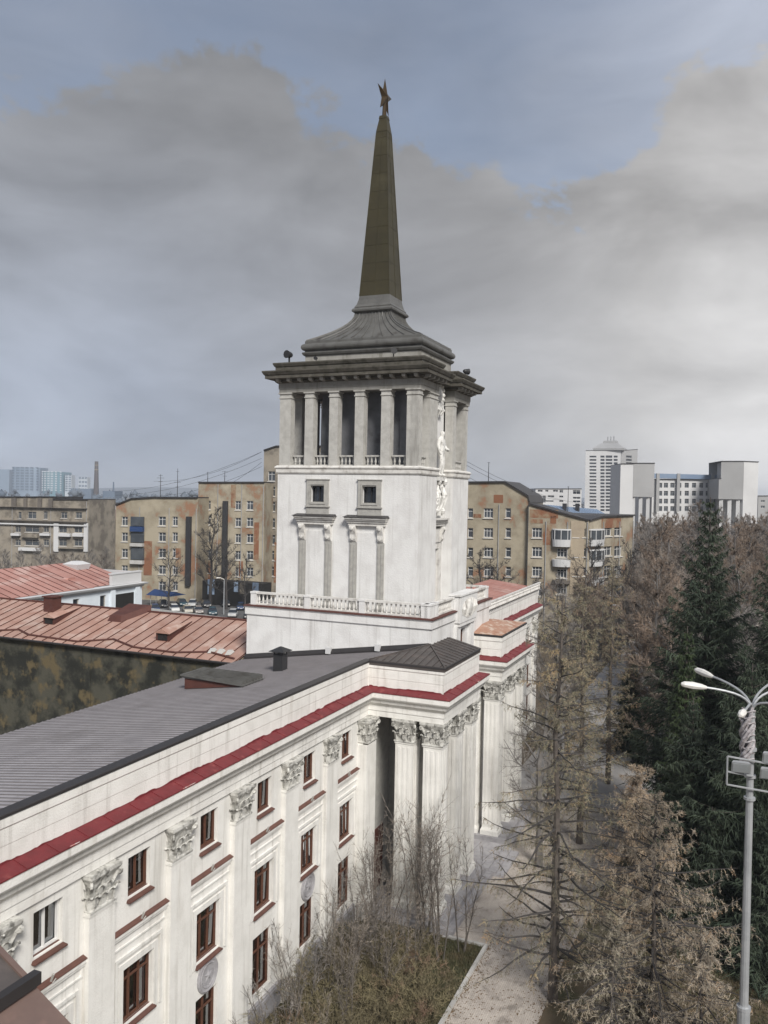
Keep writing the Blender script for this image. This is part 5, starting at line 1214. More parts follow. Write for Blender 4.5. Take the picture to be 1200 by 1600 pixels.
for i in range(NH):
    for j in range(3): a = i * 4 + j; HF.append((a, a + 4, a + 5, a + 1))
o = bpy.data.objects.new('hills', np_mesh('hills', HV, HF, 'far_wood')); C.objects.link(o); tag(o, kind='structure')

# ------------------------------------------------------------------ white hall with red roof, parked cars, yard
WD = Wall(-60, 62, 222, 106)
hall = thing('white_hall', 'low white-blue hall with rust-red hipped roof beyond the rear building', 'building', (WD.a.x, WD.a.y, 0))
a_ = at(222, 912, depth=106); zc = a_[2]; yh = a_[1]; xh1 = a_[0]; xh0 = 52.0
hh_ = []
for u_, v_, w_, h_ in ((119, 946, 8, 11), (161, 940, 8, 12)):
    p_ = at(u_, v_, y=yh); hh_.append((p_[0] - .5, p_[0] + .5, p_[2] - .75, p_[2] + .75))
b = MB(); P, AH = facade(b, (0, yh), (0, -1), xh0, xh1, 0, zc - .3, hh_, .25)
b.face([(xh1, yh, 0), (xh1, yh + 15, 0), (xh1, yh + 15, zc - .3), (xh1, yh, zc - .3)]); b.face([(xh0, yh + 15, 0), (xh0, yh, 0), (xh0, yh, zc - .3), (xh0, yh + 15, zc - .3)]); b.face([(xh1, yh + 15, 0), (xh0, yh + 15, 0), (xh0, yh + 15, zc - .3), (xh1, yh + 15, zc - .3)])
b.build('wall', 'white_blue', hall)
for q in hh_: add_window(hall, ((q[0] + q[1]) / 2, yh + .2, q[2]), AH, 1.0, 1.5, .1, 0, 0, 'old_frame')
b = MB(); sweep(b, [(-.4, zc - .29), (.12, zc - .29), (.2, zc - .1), (.5, zc), (.6, zc + .2), (-.4, zc + .25)], [(xh0, yh + 15), (xh0, yh), (xh1, yh), (xh1, yh + 15)]); b.build('cornice', 'white_far', hall)
b = MB(); xa = at(176, 905, y=yh)[0]; b.box(xa, xh1 - .1, yh + .05, yh + .5, zc + .26, zc + 1.55); b.box(xh1 - .5, xh1 - .1, yh + .51, yh + 12, zc + .26, zc + 1.55); b.box(xa - .1, xh1, yh - .02, yh + .58, zc + 1.551, zc + 1.7); b.build('parapet', 'white_far', hall)
b = MB(); xp = at(200, 945, y=yh)[0]; b.box(xp - 2.6, xp + 1.0, yh - .06, yh - .003, zc - 4.5, zc - .9); b.build('archway', 'void', hall)
for x in (xp - 3.0, xp + 1.5): b = MB(); b.box(x - .35, x + .35, yh - .35, yh - .004, 0, zc - .3); b.build('pilaster', 'white_blue', hall)
rz_ = zc + 2.5; yr = yh + 8
NPN = 26
pw_ = (xh1 - 1 - xh0) / NPN
b = MB(); b.hexa([(0, 0, 0), (pw_ - .01, 0, 0), (pw_ - .01, 8, rz_ - zc - .3), (0, 8, rz_ - zc - .3)], [(0, 0, .04), (pw_ - .01, 0, .04), (pw_ - .01, 8, rz_ - zc - .26), (0, 8, rz_ - zc - .26)])
b.hexa([(0, 0, .041), (.05, 0, .041), (.05, 8, rz_ - zc - .259), (0, 8, rz_ - zc - .259)], [(0, 0, .10), (.05, 0, .10), (.05, 8, rz_ - zc - .2), (0, 8, rz_ - zc - .2)]); b.mi[6:] = [1] * 6; HP = b.mesh('roof_panel', ['rust_roof_far', 'rust_dark'])
for k in range(NPN): put('roof_panel', HP, hall, (xh0 + k * pw_, yh + .1 if k < 20 else yh + .6, zc + .27))
b = MB(); b.hexa([(xh0, yr + .6, rz_ - .05), (xh1 - 1, yr + .6, rz_ - .05), (xh1 - 1, yh + 15, zc + .2), (xh0, yh + 15, zc + .2)], [(xh0, yr + .6, rz_), (xh1 - 1, yr + .6, rz_), (xh1 - 1, yh + 15, zc + .25), (xh0, yh + 15, zc + .25)]); b.build('rear_slope', 'rust_roof_far', hall)
p_ = at(103, 912, y=yh + 4); b = MB(); b.hexa([(p_[0] - 1.2, p_[1] - 1, p_[2] - .9), (p_[0] + 1, p_[1] - 1, p_[2] - .9), (p_[0] + 1, p_[1] + 3, p_[2] - .2), (p_[0] - 3, p_[1] + 3, p_[2] - .2)], [(p_[0] - .6, p_[1] - 1, p_[2] + .8), (p_[0] + .4, p_[1] - 1, p_[2] + .8), (p_[0] + .4, p_[1] + 3, p_[2] + .7), (p_[0] - 1, p_[1] + 3, p_[2] + .7)]); b.build('dormer', 'rust_roof_far', hall)
p_ = at(120, 884, y=yh + 7); b = MB(); b.rectloft([(1.0, 1.0, p_[2] - .5), (1.2, 1.2, p_[2] + .25), (.5, .5, p_[2] + .6)], p_[0], p_[1]); b.build('roof_vent', 'white_far', hall)

def car_meshes():
    b = MB(); secs = [(-2.15, .35, .62, .72), (-2.1, .28, .80, .80), (-1.2, .25, .90, .86), (0, .24, .92, .88), (1.2, .25, .90, .86), (1.95, .28, .86, .80), (2.15, .36, .72, .70)]
    i0 = 0
    for x, zb, zt2, w in secs: b.v += [(-w, x, zb), (w, x, zb), (w, x, (zb + zt2) / 2 + .1), (w * .93, x, zt2), (-w * .93, x, zt2), (-w, x, (zb + zt2) / 2 + .1)]
    for k in range(len(secs) - 1):
        for j in range(6): a = k * 6; b.f.append((a + j, a + (j + 1) % 6, a + 6 + (j + 1) % 6, a + 6 + j)); b.mi.append(0)
    b.f += [(5, 4, 3, 2, 1, 0), tuple(36 + j for j in range(6))]; b.mi += [0, 0]
    body = b
    r_ = MB(); r_.hexa([(-.60, -.75, 1.42), (.60, -.75, 1.42), (.60, 1.1, 1.42), (-.60, 1.1, 1.42)], [(-.55, -.6, 1.47), (.55, -.6, 1.47), (.55, .95, 1.47), (-.55, .95, 1.47)])
    gl = MB(); gl.hexa([(-.80, -1.25, .88), (.80, -1.25, .88), (.80, 1.75, .88), (-.80, 1.75, .88)], [(-.6, -.70, 1.418), (.6, -.70, 1.418), (.6, 1.08, 1.418), (-.6, 1.08, 1.418)])
    wh = MB(); wh.lathe([(.31, -.11), (.32, 0), (.31, .11)], 0, 0, 12, axis='y'); 
    rm = MB(); rm.lathe([(.2, -.115), (.2, .115)], 0, 0, 8, axis='y')
    hl = MB(); hl.box(-.16, .16, -.03, .04, -.07, .07)
    return body, r_.mesh('car_roof', 'paint_dark'), gl.mesh('car_windows', 'glass'), wh.mesh('tyre', 'tyre'), rm.mesh('rim', 'lamp_metal'), hl.mesh('headlight', 'lamp_white'), boxmesh('number_plate', 'white_far', -.26, .26, -.02, .02, -.06, .06)
CB, CR_, CG, CT, CRM, CHL, CNP = car_meshes()
def car(u, v, paint, label, da=0.0):
    p_ = at(u, v, z=0.0); az = math.atan2(p_[1], p_[0]); rz = az + math.pi / 2 - math.pi + math.pi + da
    root = thing('parked_car', label, 'car', (p_[0], p_[1], 0), 'cars parked in the yard', rz - math.pi)
    # car nose points to local -y; rz-pi turns it towards the viewer
    root.rotation_euler[2] = math.atan2(p_[1], p_[0]) - math.pi / 2 + da
    bm = CB.mesh('body', 'paint_' + paint)
    def c(n, me, loc=(0, 0, 0), rot=0.0):
        o = bpy.data.objects.new(n, me); C.objects.link(o); o.parent = root; o.location = loc; o.rotation_euler[2] = rot; return o
    c('body', bm); rme = CR_.copy(); rme.materials[0] = MATS['paint_' + paint]; c('car_roof', rme); c('windows', CG)
    for sx_ in (-1, 1):
        for y in (-1.35, 1.3): o = c('wheel', CT, (sx_ * .80, y, .32), R(90)); r_ = bpy.data.objects.new('rim', CRM); C.objects.link(r_); r_.parent = o
        c('headlight', CHL, (sx_ * .56, -2.13, .60))
    c('number_plate', CNP, (0, -2.17, .45))
for u_, v_, pnt, lab, da in ((242, 955, 'navy', 'dark blue car parked at the left end of the yard row', .1), (272, 955, 'white', 'white car parked beside the navy one in the yard', .15), (293, 957, 'beige', 'beige car parked in the middle of the yard row', .12), (310, 958, 'taupe', 'brown-grey car parked right of the beige one', .1),
                             (332, 960, 'teal', 'dark teal car parked left of the yard lamp post', .05), (364, 963, 'silver', 'silver car parked right of the yard lamp post', -.1), (388, 966, 'dark', 'black car half hidden by the tower terrace', 0), (255, 948, 'dark', 'black car in the second row under the blue canopy', .2), (352, 947, 'dark', 'black car in the second row by the dark garages', .1), (284, 946, 'teal', 'dark car in the second row right of the canopy', .2), (301, 947, 'silver', 'silver car in the second row, mid yard', -.1), (322, 948, 'dark', 'black car in the second row left of the banners', .15), (376, 952, 'navy', 'dark blue car in the second row beside the tower terrace', .05)):
    car(u_, v_, pnt, lab, da)
# blue canopy, garages with banner, yard lamp, low wall
p_ = at(258, 944, z=0.0); q_ = at(282, 941, z=0.0)
cn = thing('canopy', 'bright blue canopy roof over the yard beside the brick block', 'canopy', (p_[0], p_[1], 0))
b = MB(); W_ = Wall(238, 176, 272, 173); b.hexa([W_.p(0, 2.3, 1.5), W_.p(W_.L, 2.3, 1.5), W_.p(W_.L, 2.3, -4), W_.p(0, 2.3, -4)], [W_.p(0, 3.3, -.8), W_.p(W_.L, 3.0, -.8), W_.p(W_.L, 3.0, -1.2), W_.p(0, 3.3, -1.2)]); b.build('canopy_roof', 'tarp_blue', cn)
for k in range(4):
    c = W_.p(W_.L * (k + .5) / 4, 0, .9); b = MB(); b.tube([c, (c[0], c[1], 2.31)], .06, 5); b.build('post', 'lamp_metal', cn)
W_ = Wall(318, 179, 412, 174); gr_ = thing('garage_row', 'dark row of yard garages hung with a pale blue banner', 'garage', (W_.a.x, W_.a.y, 0))
zt_ = W_.sz(350, 909)[1]
b = MB(); b.hexa([W_.p(0, 0), W_.p(W_.L, 0), W_.p(W_.L, 0, -4), W_.p(0, 0, -4)], [W_.p(0, zt_), W_.p(W_.L, zt_), W_.p(W_.L, zt_, -4), W_.p(0, zt_, -4)]); b.build('wall', 'void', gr_)
for (ua, ub, m, va, vb_) in ((325, 335, 'banner', 905, 929), (366, 372, 'banner', 909, 925), (375, 383, 'stone_far', 910, 928), (395, 404, 'far_blue_dark', 910, 928)):
    wallbox(gr_, W_, 'banner' if m == 'banner' else 'garage_door', m, ua, va, ub, vb_, .01, .12)
W_ = Wall(236, 163, 390, 150); lw = thing('low_wall', 'low pale yard wall in front of the parked cars', 'wall', (W_.a.x, W_.a.y, 0)); nseg = 12
me = boxmesh('wall_panel', 'concrete', -W_.L / nseg / 2 + .02, W_.L / nseg / 2 - .02, -.12, .12, 0, 1.15)
for k in range(nseg): put('wall_panel', me, lw, W_.p(W_.L * (k + .5) / nseg, 0), W_.ang)
def small_lamp(u, v, htop_v, label, group):
    p_ = at(u, v, z=0.0); d = math.hypot(p_[0], p_[1]); zt2 = at(u, htop_v, depth=(M @ (np.array(p_) - np.array([0, 0, EYE])))[2])[2]
    t_ = thing('street_lamp', label, 'street lamp', (p_[0], p_[1], 0), group); b = MB(); b.tube([(p_[0], p_[1], 0), (p_[0], p_[1], zt2)], [.14, .09], 6); b.build('pole', 'lamp_metal', t_)
    b = MB(); b.tube([(p_[0], p_[1], zt2 - .05), (p_[0] - .5, p_[1] + .5, zt2 + .3), (p_[0] - 1.1, p_[1] + 1.1, zt2 + .3)], [.07, .07, .16], 6); b.build('lamp_head', 'lamp_white', t_)
small_lamp(349.5, 960, 905, 'thin pale lamp post standing between the parked cars', 'thin lamp posts far off')
small_lamp(968, 1030, 948, 'thin pale lamp post on the plaza behind the small spruces', 'thin lamp posts far off')
# roof antennas and cables
def antenna(u, v0, v1, d, label, bars):
    a, c = at(u, v0, depth=d), at(u, v1, depth=d); b = MB(); b.tube([a, (a[0], a[1], c[2])], [.09, .05], 5)
    for f, w in bars:
        z = a[2] + (c[2] - a[2]) * f; b.tube([(a[0] - .8 * w * .4, a[1] + w * .9, z), (a[0] + .8 * w * .4, a[1] - w * .9, z)], .04, 4)
    tag(b.build('antenna', 'iron'), label, 'antenna', 'roof antennas')
for q in ((250.5, 780, 741, 190, 'roof antenna with short stacked bars, above the left brick block', [(.95, .5), (.85, .9), (.7, .5)]), (277, 780, 732, 190, 'tallest thin roof antenna above the left brick block', [(.9, .4), (.55, .8), (.4, .5)]), (324.5, 756, 737, 192, 'short antenna at the left of the flat brick roof', [(.9, .3)]),
          (351, 756, 736, 192, 'crossed antenna mast at mid flat brick roof', [(.95, .7), (.6, .5)]), (763, 758, 722, 158, 'lone mast on the gabled block right of the tower', [(.97, .3)]), (887, 806, 760, 170, 'thin dark mast rising over the blue roof', [(.98, .2)]), (831, 790, 765, 160, 'short stub antenna at the gable end', [(.9, .3)])): antenna(*q)
def cable(p, q, sag, label, grp):
    p, q = Vector(p), Vector(q); b = MB(); b.tube([p.lerp(q, t / 8) - Vector((0, 0, sag * 4 * (t / 8) * (1 - t / 8))) for t in range(9)], .035, 4, cap=False)
    tag(b.build('cable', 'iron'), label, 'cable', grp)
g1 = 'cables strung left of the tower'; lab1 = 'thin dark cable sagging across the sky left of the tower'
for (ua, va, ub, vb_) in ((409, 706, 176, 768), (409, 716, 180, 774), (409, 729, 215, 776), (409, 706, 240, 752), (409, 722, 285, 779)): cable(at(ua, va, depth=193), at(ub, vb_, depth=230), 2.0, lab1, g1)
g2 = 'cables strung right of the tower'; lab2 = 'thin dark cable running down the sky right of the tower'
for (ua, va, ub, vb_) in ((720, 716, 905, 786), (720, 722, 880, 782), (720, 738, 826, 772)): cable(at(ua, va, depth=165), at(ub, vb_, depth=230), 1.5, lab2, g2)

# ------------------------------------------------------------------ haze
hm = bpy.data.materials.new('haze_air'); hm.use_nodes = True; t_ = hm.node_tree; t_.nodes.clear()
pv = t_.nodes.new('ShaderNodeVolumePrincipled'); pv.inputs['Color'].default_value = (.80, .86, .95, 1); pv.inputs['Density'].default_value = .00022
om = t_.nodes.new('ShaderNodeOutputMaterial'); t_.links.new(pv.outputs[0], om.inputs['Volume']); MATS['haze_air'] = hm
b = MB(); b.box(-400, 6300, -3600, 6300, -2.5, 110); tag(b.build('haze', 'haze_air'), kind='stuff')

# ------------------------------------------------------------------ vegetation
class Twigs:
    """thin tapering triangles and tubes gathered in numpy-friendly lists"""
    def __init__(s): s.P, s.D, s.Wd = [], [], []
    def add(s, p, d, w): s.P.append(p); s.D.append(d); s.Wd.append(w)
    def mesh(s, name, m, rng):
        P = np.array(s.P, float); D = np.array(s.D, float); w = np.array(s.Wd, float)[:, None]
        r_ = rng.normal(0, 1, P.shape); side = np.cross(D, r_); side /= np.linalg.norm(side, axis=1, keepdims=True) + 1e-9
        V = np.empty((len(P) * 3, 3)); V[0::3] = P - side * w / 2; V[1::3] = P + side * w / 2; V[2::3] = P + D
        return np_mesh(name, V, np.arange(len(P) * 3).reshape(-1, 3), m)
def unit(v): return v / (np.linalg.norm(v) + 1e-9)
def bare_tree(seed, h, spread, m_tr, m_tw, dens=1.0, clear=.25, tw=.028, up=.55, nl=16):
    """broadleaf tree in early spring: trunk, limbs, then fans of fine twigs"""
    g_ = np.random.default_rng(seed); b = MB(); T = Twigs()
    tp = [np.array([0, 0, 0.])]; 
    for k in range(1, 7): tp.append(np.array([g_.normal(0, .02 * h) * k / 6, g_.normal(0, .02 * h) * k / 6, h * .92 * k / 6]))
    r0 = h * .016 + .04
    b.tube(tp, [r0 * (1 - .86 * k / 6) for k in range(7)], 7)
    def trunk(t): q = t * 6; i = min(5, int(q)); return tp[i] + (tp[i + 1] - tp[i]) * (q - i)
    for i in range(nl):
        t = clear + (1 - clear) * (i + g_.random() * .6) / nl; p = trunk(min(.98, t)); az = i * 2.4 + g_.normal(0, .4)
        L = spread * (1.05 - .75 * abs(t - .45) / .6) * g_.uniform(.75, 1.15)
        d = unit(np.array([math.cos(az), math.sin(az), up + .5 * t + g_.normal(0, .15)])); pts = [p]; 
        for k in range(4): pts.append(pts[-1] + d * L / 4); d = unit(d + g_.normal(0, .14, 3) + np.array([0, 0, .06]))
        rb_ = r0 * .42 * (1 - t * .55); b.tube(pts, [rb_, rb_ * .75, rb_ * .52, rb_ * .34, rb_ * .16], 4, cap=False)
        for k in range(int(8 * dens)):
            q = g_.uniform(.25, 1.0) * 4; j = min(3, int(q)); s = pts[j] + (pts[j + 1] - pts[j]) * (q - j)
            d2 = unit(unit(pts[j + 1] - pts[j]) * .8 + g_.normal(0, .55, 3) + np.array([0, 0, .25])); L2 = L * g_.uniform(.22, .48)
            mid = s + d2 * L2 * .5 + g_.normal(0, .05, 3) * L2; e = mid + unit(d2 + g_.normal(0, .2, 3)) * L2 * .5
            b.tube([s, mid, e], [rb_ * .32, rb_ * .2, rb_ * .07], 3, cap=False)
            for c in range(int(11 * dens)):
                f = g_.random(); s3 = s + (mid - s) * f * 2 if f < .5 else mid + (e - mid) * (f - .5) * 2
                d3 = unit(d2 + g_.normal(0, .6, 3) + np.array([0, 0, .2])); L3 = L2 * g_.uniform(.25, .6)
                T.add(s3, d3 * L3, tw)
                for x in range(3):
                    f2 = g_.uniform(.2, .95); T.add(s3 + d3 * L3 * f2, unit(d3 + g_.normal(0, .6, 3)) * L3 * g_.uniform(.3, .6), tw * .7)
    return b.mesh('trunk', m_tr), T.mesh('crown', m_tw, g_)
def spruce(seed, h, rad, m, dens=1.0, leafw=.16):
    g_ = np.random.default_rng(seed); b = MB(); T = Twigs(); T2 = Twigs(); b.tube([(0, 0, 0), (0, 0, h * .5), (0, 0, h)], [h * .014 + .03, h * .008 + .02, .02], 7)
    z = h * .04; i = 0
    while z < h * .985:
        f = z / h; L = rad * (1 - f) ** .82 + .12; n_ = 9 if f < .85 else 6
        for k in range(n_):
            az = i * .7 + k * 2 * math.pi / n_ + g_.normal(0, .2); Lk = L * g_.uniform(.55, 1.25)
            droop = -.42 + .85 * f + g_.normal(0, .1); out = np.array([math.cos(az), math.sin(az), 0]); pts = []
            for q in range(5): s = q / 4; pts.append(np.array([0, 0, z]) + out * Lk * s + np.array([0, 0, Lk * (droop * s + .26 * s * s)]))
            b.tube(pts, [.03, .024, .018, .012, .006], 3, cap=False)
            side = np.array([-out[1], out[0], 0]); ns = int((7 + Lk * 9) * dens)
            for q in range(ns):
                s = .12 + .88 * g_.random(); j = min(3, int(s * 4)); p = pts[j] + (pts[j + 1] - pts[j]) * (s * 4 - j)
                sg = 1 if q % 2 else -1; wd = Lk * .34 * (1.1 - s * .7) * g_.uniform(.5, 1.2) + .08
                e = (out * .55 + side * sg * g_.uniform(.3, 1.1) + np.array([0, 0, -.28 + g_.normal(0, .22)])) * wd
                T.add(p, e, leafw * g_.uniform(.6, 1.2))
                for x in range(2): T.add(p + e * g_.uniform(.2, .9), (e * .5 + g_.normal(0, .35, 3) * wd + np.array([0, 0, -.16])), leafw * .55)
        z += h * .020 + .13; i += 1
    return b.mesh('trunk', 'bark'), T.mesh('crown', m, g_)
def larch(seed, h, rad, m, clear=.05, dens=1.0, tip=0.0, m2=None, hang=.55, thick=1.0):
    g_ = np.random.default_rng(seed); b = MB(); br = MB(); T = Twigs(); T2 = Twigs()
    tp = [(g_.normal(0, .05), g_.normal(0, .05), h * k / 6) for k in range(7)]; tp[0] = (0, 0, 0)
    b.tube(tp, [(h * .0115 + .03) * (1 - .88 * k / 6) for k in range(7)], 8)
    z = h * clear; i = 0
    while z < h * .985:
        f = z / h; L = rad * (1.0 - f) ** .62 * (.62 + .38 * min(1, f * 4)) + .2
        for k in range(5):
            az = i * 1.3 + k * 1.2566 + g_.normal(0, .35); Lk = L * g_.uniform(.35, 1.2) * (1 + .22 * math.sin(az * 2 + z * .9)); d = np.array([math.cos(az), math.sin(az), -.12 + .5 * f + g_.normal(0, .12)])
            p0 = np.array([tp[0][0], tp[0][1], min(h * .99, max(.3, z + g_.normal(0, .3)))]); pts = [p0]; dd_ = unit(d)
            for q in range(6): pts.append(pts[-1] + dd_ * Lk / 6); dd_ = unit(dd_ + g_.normal(0, .10, 3) + np.array([0, 0, -.05 if q < 3 else .10]))
            r_ = (.012 + .018 * Lk / rad + .012 * (1 - f)) * thick; br.tube(pts, [r_ * (1 - .14 * q) for q in range(7)], 4, cap=False)
            ns = int((6 + 6.5 * Lk) * dens)
            for q in range(ns):
                s = (.12 + .88 * g_.random()) * 6; j = min(5, int(s)); p = pts[j] + (pts[j + 1] - pts[j]) * (s - j); fw_ = unit(pts[j + 1] - pts[j])
                dr = unit(fw_ * .55 + g_.normal(0, .55, 3) + np.array([0, 0, -hang])); L2 = g_.uniform(.25, .85) * (.55 + .28 * Lk / 2) * (1.05 - .5 * s / 6)
                c = p; dd2 = dr
                for x in range(3):
                    n2 = c + dd2 * L2 / 3; T.add(c, (n2 - c) * 1.35, .021 - .004 * x)
                    for y in range(5):
                        a_2 = c + (n2 - c) * g_.random(); (T2 if (m2 and g_.random() < tip) else T).add(a_2, unit(dd2 * .5 + g_.normal(0, .8, 3)) * g_.uniform(.05, .20), .017)
                    c = n2; dd2 = unit(dd2 + g_.normal(0, .2, 3) + np.array([0, 0, -.25 * hang]))
        z += h * .020 + .12; i += 1
    return b.mesh('trunk', 'bark'), br.mesh('branches', 'twig_black'), T.mesh('crown', m, g_), (T2.mesh('pale_tips', m2, g_) if m2 and T2.P else None)
def plant(name, label, cat, loc, meshes, rz=0.0, sc=1.0, group=None, names=None):
    t_ = thing(name, label, cat, loc, group, rz); t_.scale = (sc, sc, sc)
    for me in meshes:
        if me is None: continue
        o = bpy.data.objects.new(me.name.split('.')[0], me); C.objects.link(o); o.parent = t_
        if o.name.split('.')[0] in ('crown', 'branches', 'pale_tips', 'twigs'): o['kind'] = 'stuff'
    return t_
# foreground larches
plant('larch_tree', 'tall bare larch with visible trunk beside the path corner, right of the portico', 'tree', (39.5, 7.7, 0), larch(3, 19.4, 4.9, 'larch_green', .10, 1.05, .35, 'larch_twig', .85, 1.9))
plant('larch_tree', 'broad tan larch with drooping pale tips, right of the tall bare larch', 'tree', (39.6, 3.2, 0), larch(8, 10.8, 5.8, 'larch_twig_pale', .05, .85, .45, 'larch_twig', 1.1, 1.7), .7)
plant('larch_tree', 'greyish bare larch behind the tall one, in front of the far wing', 'tree', (58.5, 9.8, 0), larch(14, 18.6, 3.8, 'larch_green', .12, .95, .3, 'larch_twig', .5), 1.9)
plant('larch_tree', 'small orange-tan larch between the small spruces and the broad larch', 'tree', (47.5, 4.9, 0), larch(21, 9.4, 3.2, 'larch_twig', .08, 1.7, .4, 'larch_twig_pale', .7, 1.4), 2.4)
plant('larch_tree', 'low straw-coloured larch at the bottom beside the lamp post', 'tree', (36.0, 1.0, 0), larch(27, 6.6, 3.6, 'larch_twig_pale', .08, .7, .3, 'larch_twig', .8), 4.0)
plant('larch_tree', 'thin larch rising over the plaza edge behind the grey larch', 'tree', (72, 9.8, 0), larch(33, 18.5, 3.6, 'larch_green', .1, .8, .4, 'larch_twig', .5), 5.0)
plant('larch_tree', 'young tan larch in front of the broad one at the bottom', 'tree', (36.6, 4.6, 0), larch(35, 6.2, 3.0, 'larch_twig_pale', .05, .65, .4, 'larch_green', .8, 1.4), 3.0)
GT = bare_tree(41, 14.5, 3.3, 'bark_grey', 'twig_grey', 1.15, .12, .03, .5, 18)
for x, y, rz, sc, lab in ((53.8, 11.6, .3, 1.0, 'fine grey bare tree veiling the far portico columns, nearest'), (60.5, 12.4, 1.7, 1.05, 'fine grey bare tree veiling the right end of the far portico'), (67.5, 13.2, 3.1, 1.1, 'fine grey bare tree before the far wing windows'), (76, 14.0, 4.4, 1.12, 'fine grey bare tree near the far end of the white wing')):
    plant('bare_tree', lab, 'tree', (x, y, 0), GT, rz, sc, 'grey bare trees along the far wing')
# spruces
SPA = spruce(1, 24.4, 5.4, 'spruce', 1.5, .11); SPB = spruce(2, 16.0, 4.4, 'spruce', 1.6, .10); SPC = spruce(5, 9.0, 2.6, 'spruce', 1.6, .10)
SPD = spruce(6, 5.2, 1.7, 'spruce_light', 1.4, .13)
plant('spruce_tree', 'tallest dark spruce, its pointed top rising above the park trees', 'tree', (60.5, 1.9, 0), SPA)
plant('spruce_tree', 'dark spruce at the right edge behind the lamp post', 'tree', (56.5, -2.6, 0), SPA, 1.3, .95)
plant('spruce_tree', 'dense dark spruce directly behind the lamp post', 'tree', (49.0, -.8, 0), SPB, .4, .96)
plant('spruce_tree', 'dark spruce left of the lamp post, in front of the tallest spruce', 'tree', (50.5, 2.2, 0), SPB, 2.2, .80)
plant('spruce_tree', 'small dark green spruce standing on the plaza edge', 'tree', (83, 9.2, 0), SPC, 0, .95)
plant('spruce_tree', 'smaller companion spruce right of the small plaza spruce', 'tree', (79, 7.3, 0), SPC, 1.1, .72)
plant('spruce_tree', 'young bright green spruce top showing above the lamp arms', 'tree', (44.5, 1.15, 11.3), SPD, 0, .9) if False else None
plant('pine_tree', 'bright green conifer top poking out above the lamp arms', 'tree', (55.5, 2.9, 0), spruce(9, 16.2, 2.0, 'spruce_light', .9, .15), 1.0)
plant('spruce_tree', 'low dark spruce at the foot of the lamp post', 'tree', (46.0, -1.9, 0), SPC, .5, .9)
plant('spruce_tree', 'low dark spruce between the broad larch and the lamp post', 'tree', (47.8, 1.0, 0), SPC, 2.5, .85)
plant('spruce_tree', 'dark spruce far right, cut by the picture edge', 'tree', (70, -6.5, 0), SPA, 3.0, .93)
# multi-stemmed saplings and shrubs on the lawn
def sapling(seed, h, n_st, spread, m='sapling_bark', tw='twig_brown', w=.02):
    g_ = np.random.default_rng(seed); b = MB(); T = Twigs()
    for i in range(n_st):
        az = g_.uniform(0, 6.28); p = np.array([math.cos(az), math.sin(az), 0]) * g_.uniform(.05, .35); d = unit(np.array([math.cos(az) * spread, math.sin(az) * spread, 1])); hh = h * g_.uniform(.7, 1.05); pts = [p]
        for k in range(6): pts.append(pts[-1] + d * hh / 6); d = unit(d + g_.normal(0, .09, 3) + np.array([0, 0, .05]))
        r_ = .035 * h / 8 + .01; b.tube(pts, [r_ * (1 - .15 * k) for k in range(7)], 4, cap=False)
        for k in range(int(5 * h)):
            s = (.2 + .8 * g_.random()) * 6; j = min(5, int(s)); q = pts[j] + (pts[j + 1] - pts[j]) * (s - j); d2 = unit(unit(pts[j + 1] - pts[j]) + g_.normal(0, .45, 3)); L = g_.uniform(.3, 1.2) * h / 7
            e = q + d2 * L; b.tube([q, e], [.010, .004], 3, cap=False)
            for x in range(7): f = g_.random(); T.add(q + (e - q) * f, unit(d2 + g_.normal(0, .55, 3)) * L * g_.uniform(.2, .5), w)
    return b.mesh('stems', m), T.mesh('twigs', tw, g_)
S1, S2 = sapling(1, 8.6, 4, .10), sapling(2, 7.4, 3, .14); S5 = sapling(9, 7.2, 6, .22, tw='twig_brown'); S3 = sapling(3, 4.6, 6, .42, tw='twig_grey'); S4 = sapling(4, 3.6, 7, .5, tw='twig_grey')
for i, (x, y, me, rz, sc, lab) in enumerate(((41.8, 14.3, S1, 0, 1, 'tall thin bare saplings just in front of the portico corner pier'), (41.6, 13.0, S2, 1, 1, 'tall thin bare saplings nearest the kerb corner of the lawn'), (41.3, 15.7, S1, 2, .95, 'tall thin bare saplings in front of the side pier of the portico'), (41.9, 17.2, S2, 3, .98, 'tall thin bare saplings in the inner corner by the wing'), (40.2, 13.6, S2, 4, .85, 'shorter bare saplings on the lawn ahead of the portico'), (39.4, 16.6, S5, .5, .9, 'bushy bare saplings rising from the undergrowth near the portico'), (37.0, 15.6, S5, 2.5, .75, 'bushy bare saplings in the middle of the undergrowth'), (34.6, 16.3, S5, 4.2, .7, 'bushy low saplings at the near end of the undergrowth'), (42.0, 15.2, S5, 1.2, 1.05, 'tallest bushy saplings right at the portico side gap'))):
    plant('sapling', lab, 'sapling', (x, y, 0), me, rz, sc, 'bare saplings before the portico')
for i, (x, y, sc, lab) in enumerate(((40.6, 17.4, .8, 'thin stem clump by the wing corner in the lawn bed'), (38.6, 14.6, .7, 'thin stem clump at the open right side of the lawn bed'), (37.9, 17.2, .75, 'thin stem clump before the farthest ground-floor window'), (35.6, 14.8, .65, 'thin stem clump in the middle right of the lawn bed'), (35.0, 17.6, .72, 'thin stem clump right of the third ground-floor window'), (33.0, 15.4, .62, 'thin stem clump in the middle of the lawn bed'), (31.6, 17.4, .68, 'thin stem clump under the second ground-floor window'), (30.2, 15.2, .6, 'thin stem clump at the near edge of the lawn bed'))):
    plant('sapling', lab, 'sapling', (x, y, 0), (S1, S2)[i % 2], i * .9, sc, 'thin stem clumps in the lawn bed')
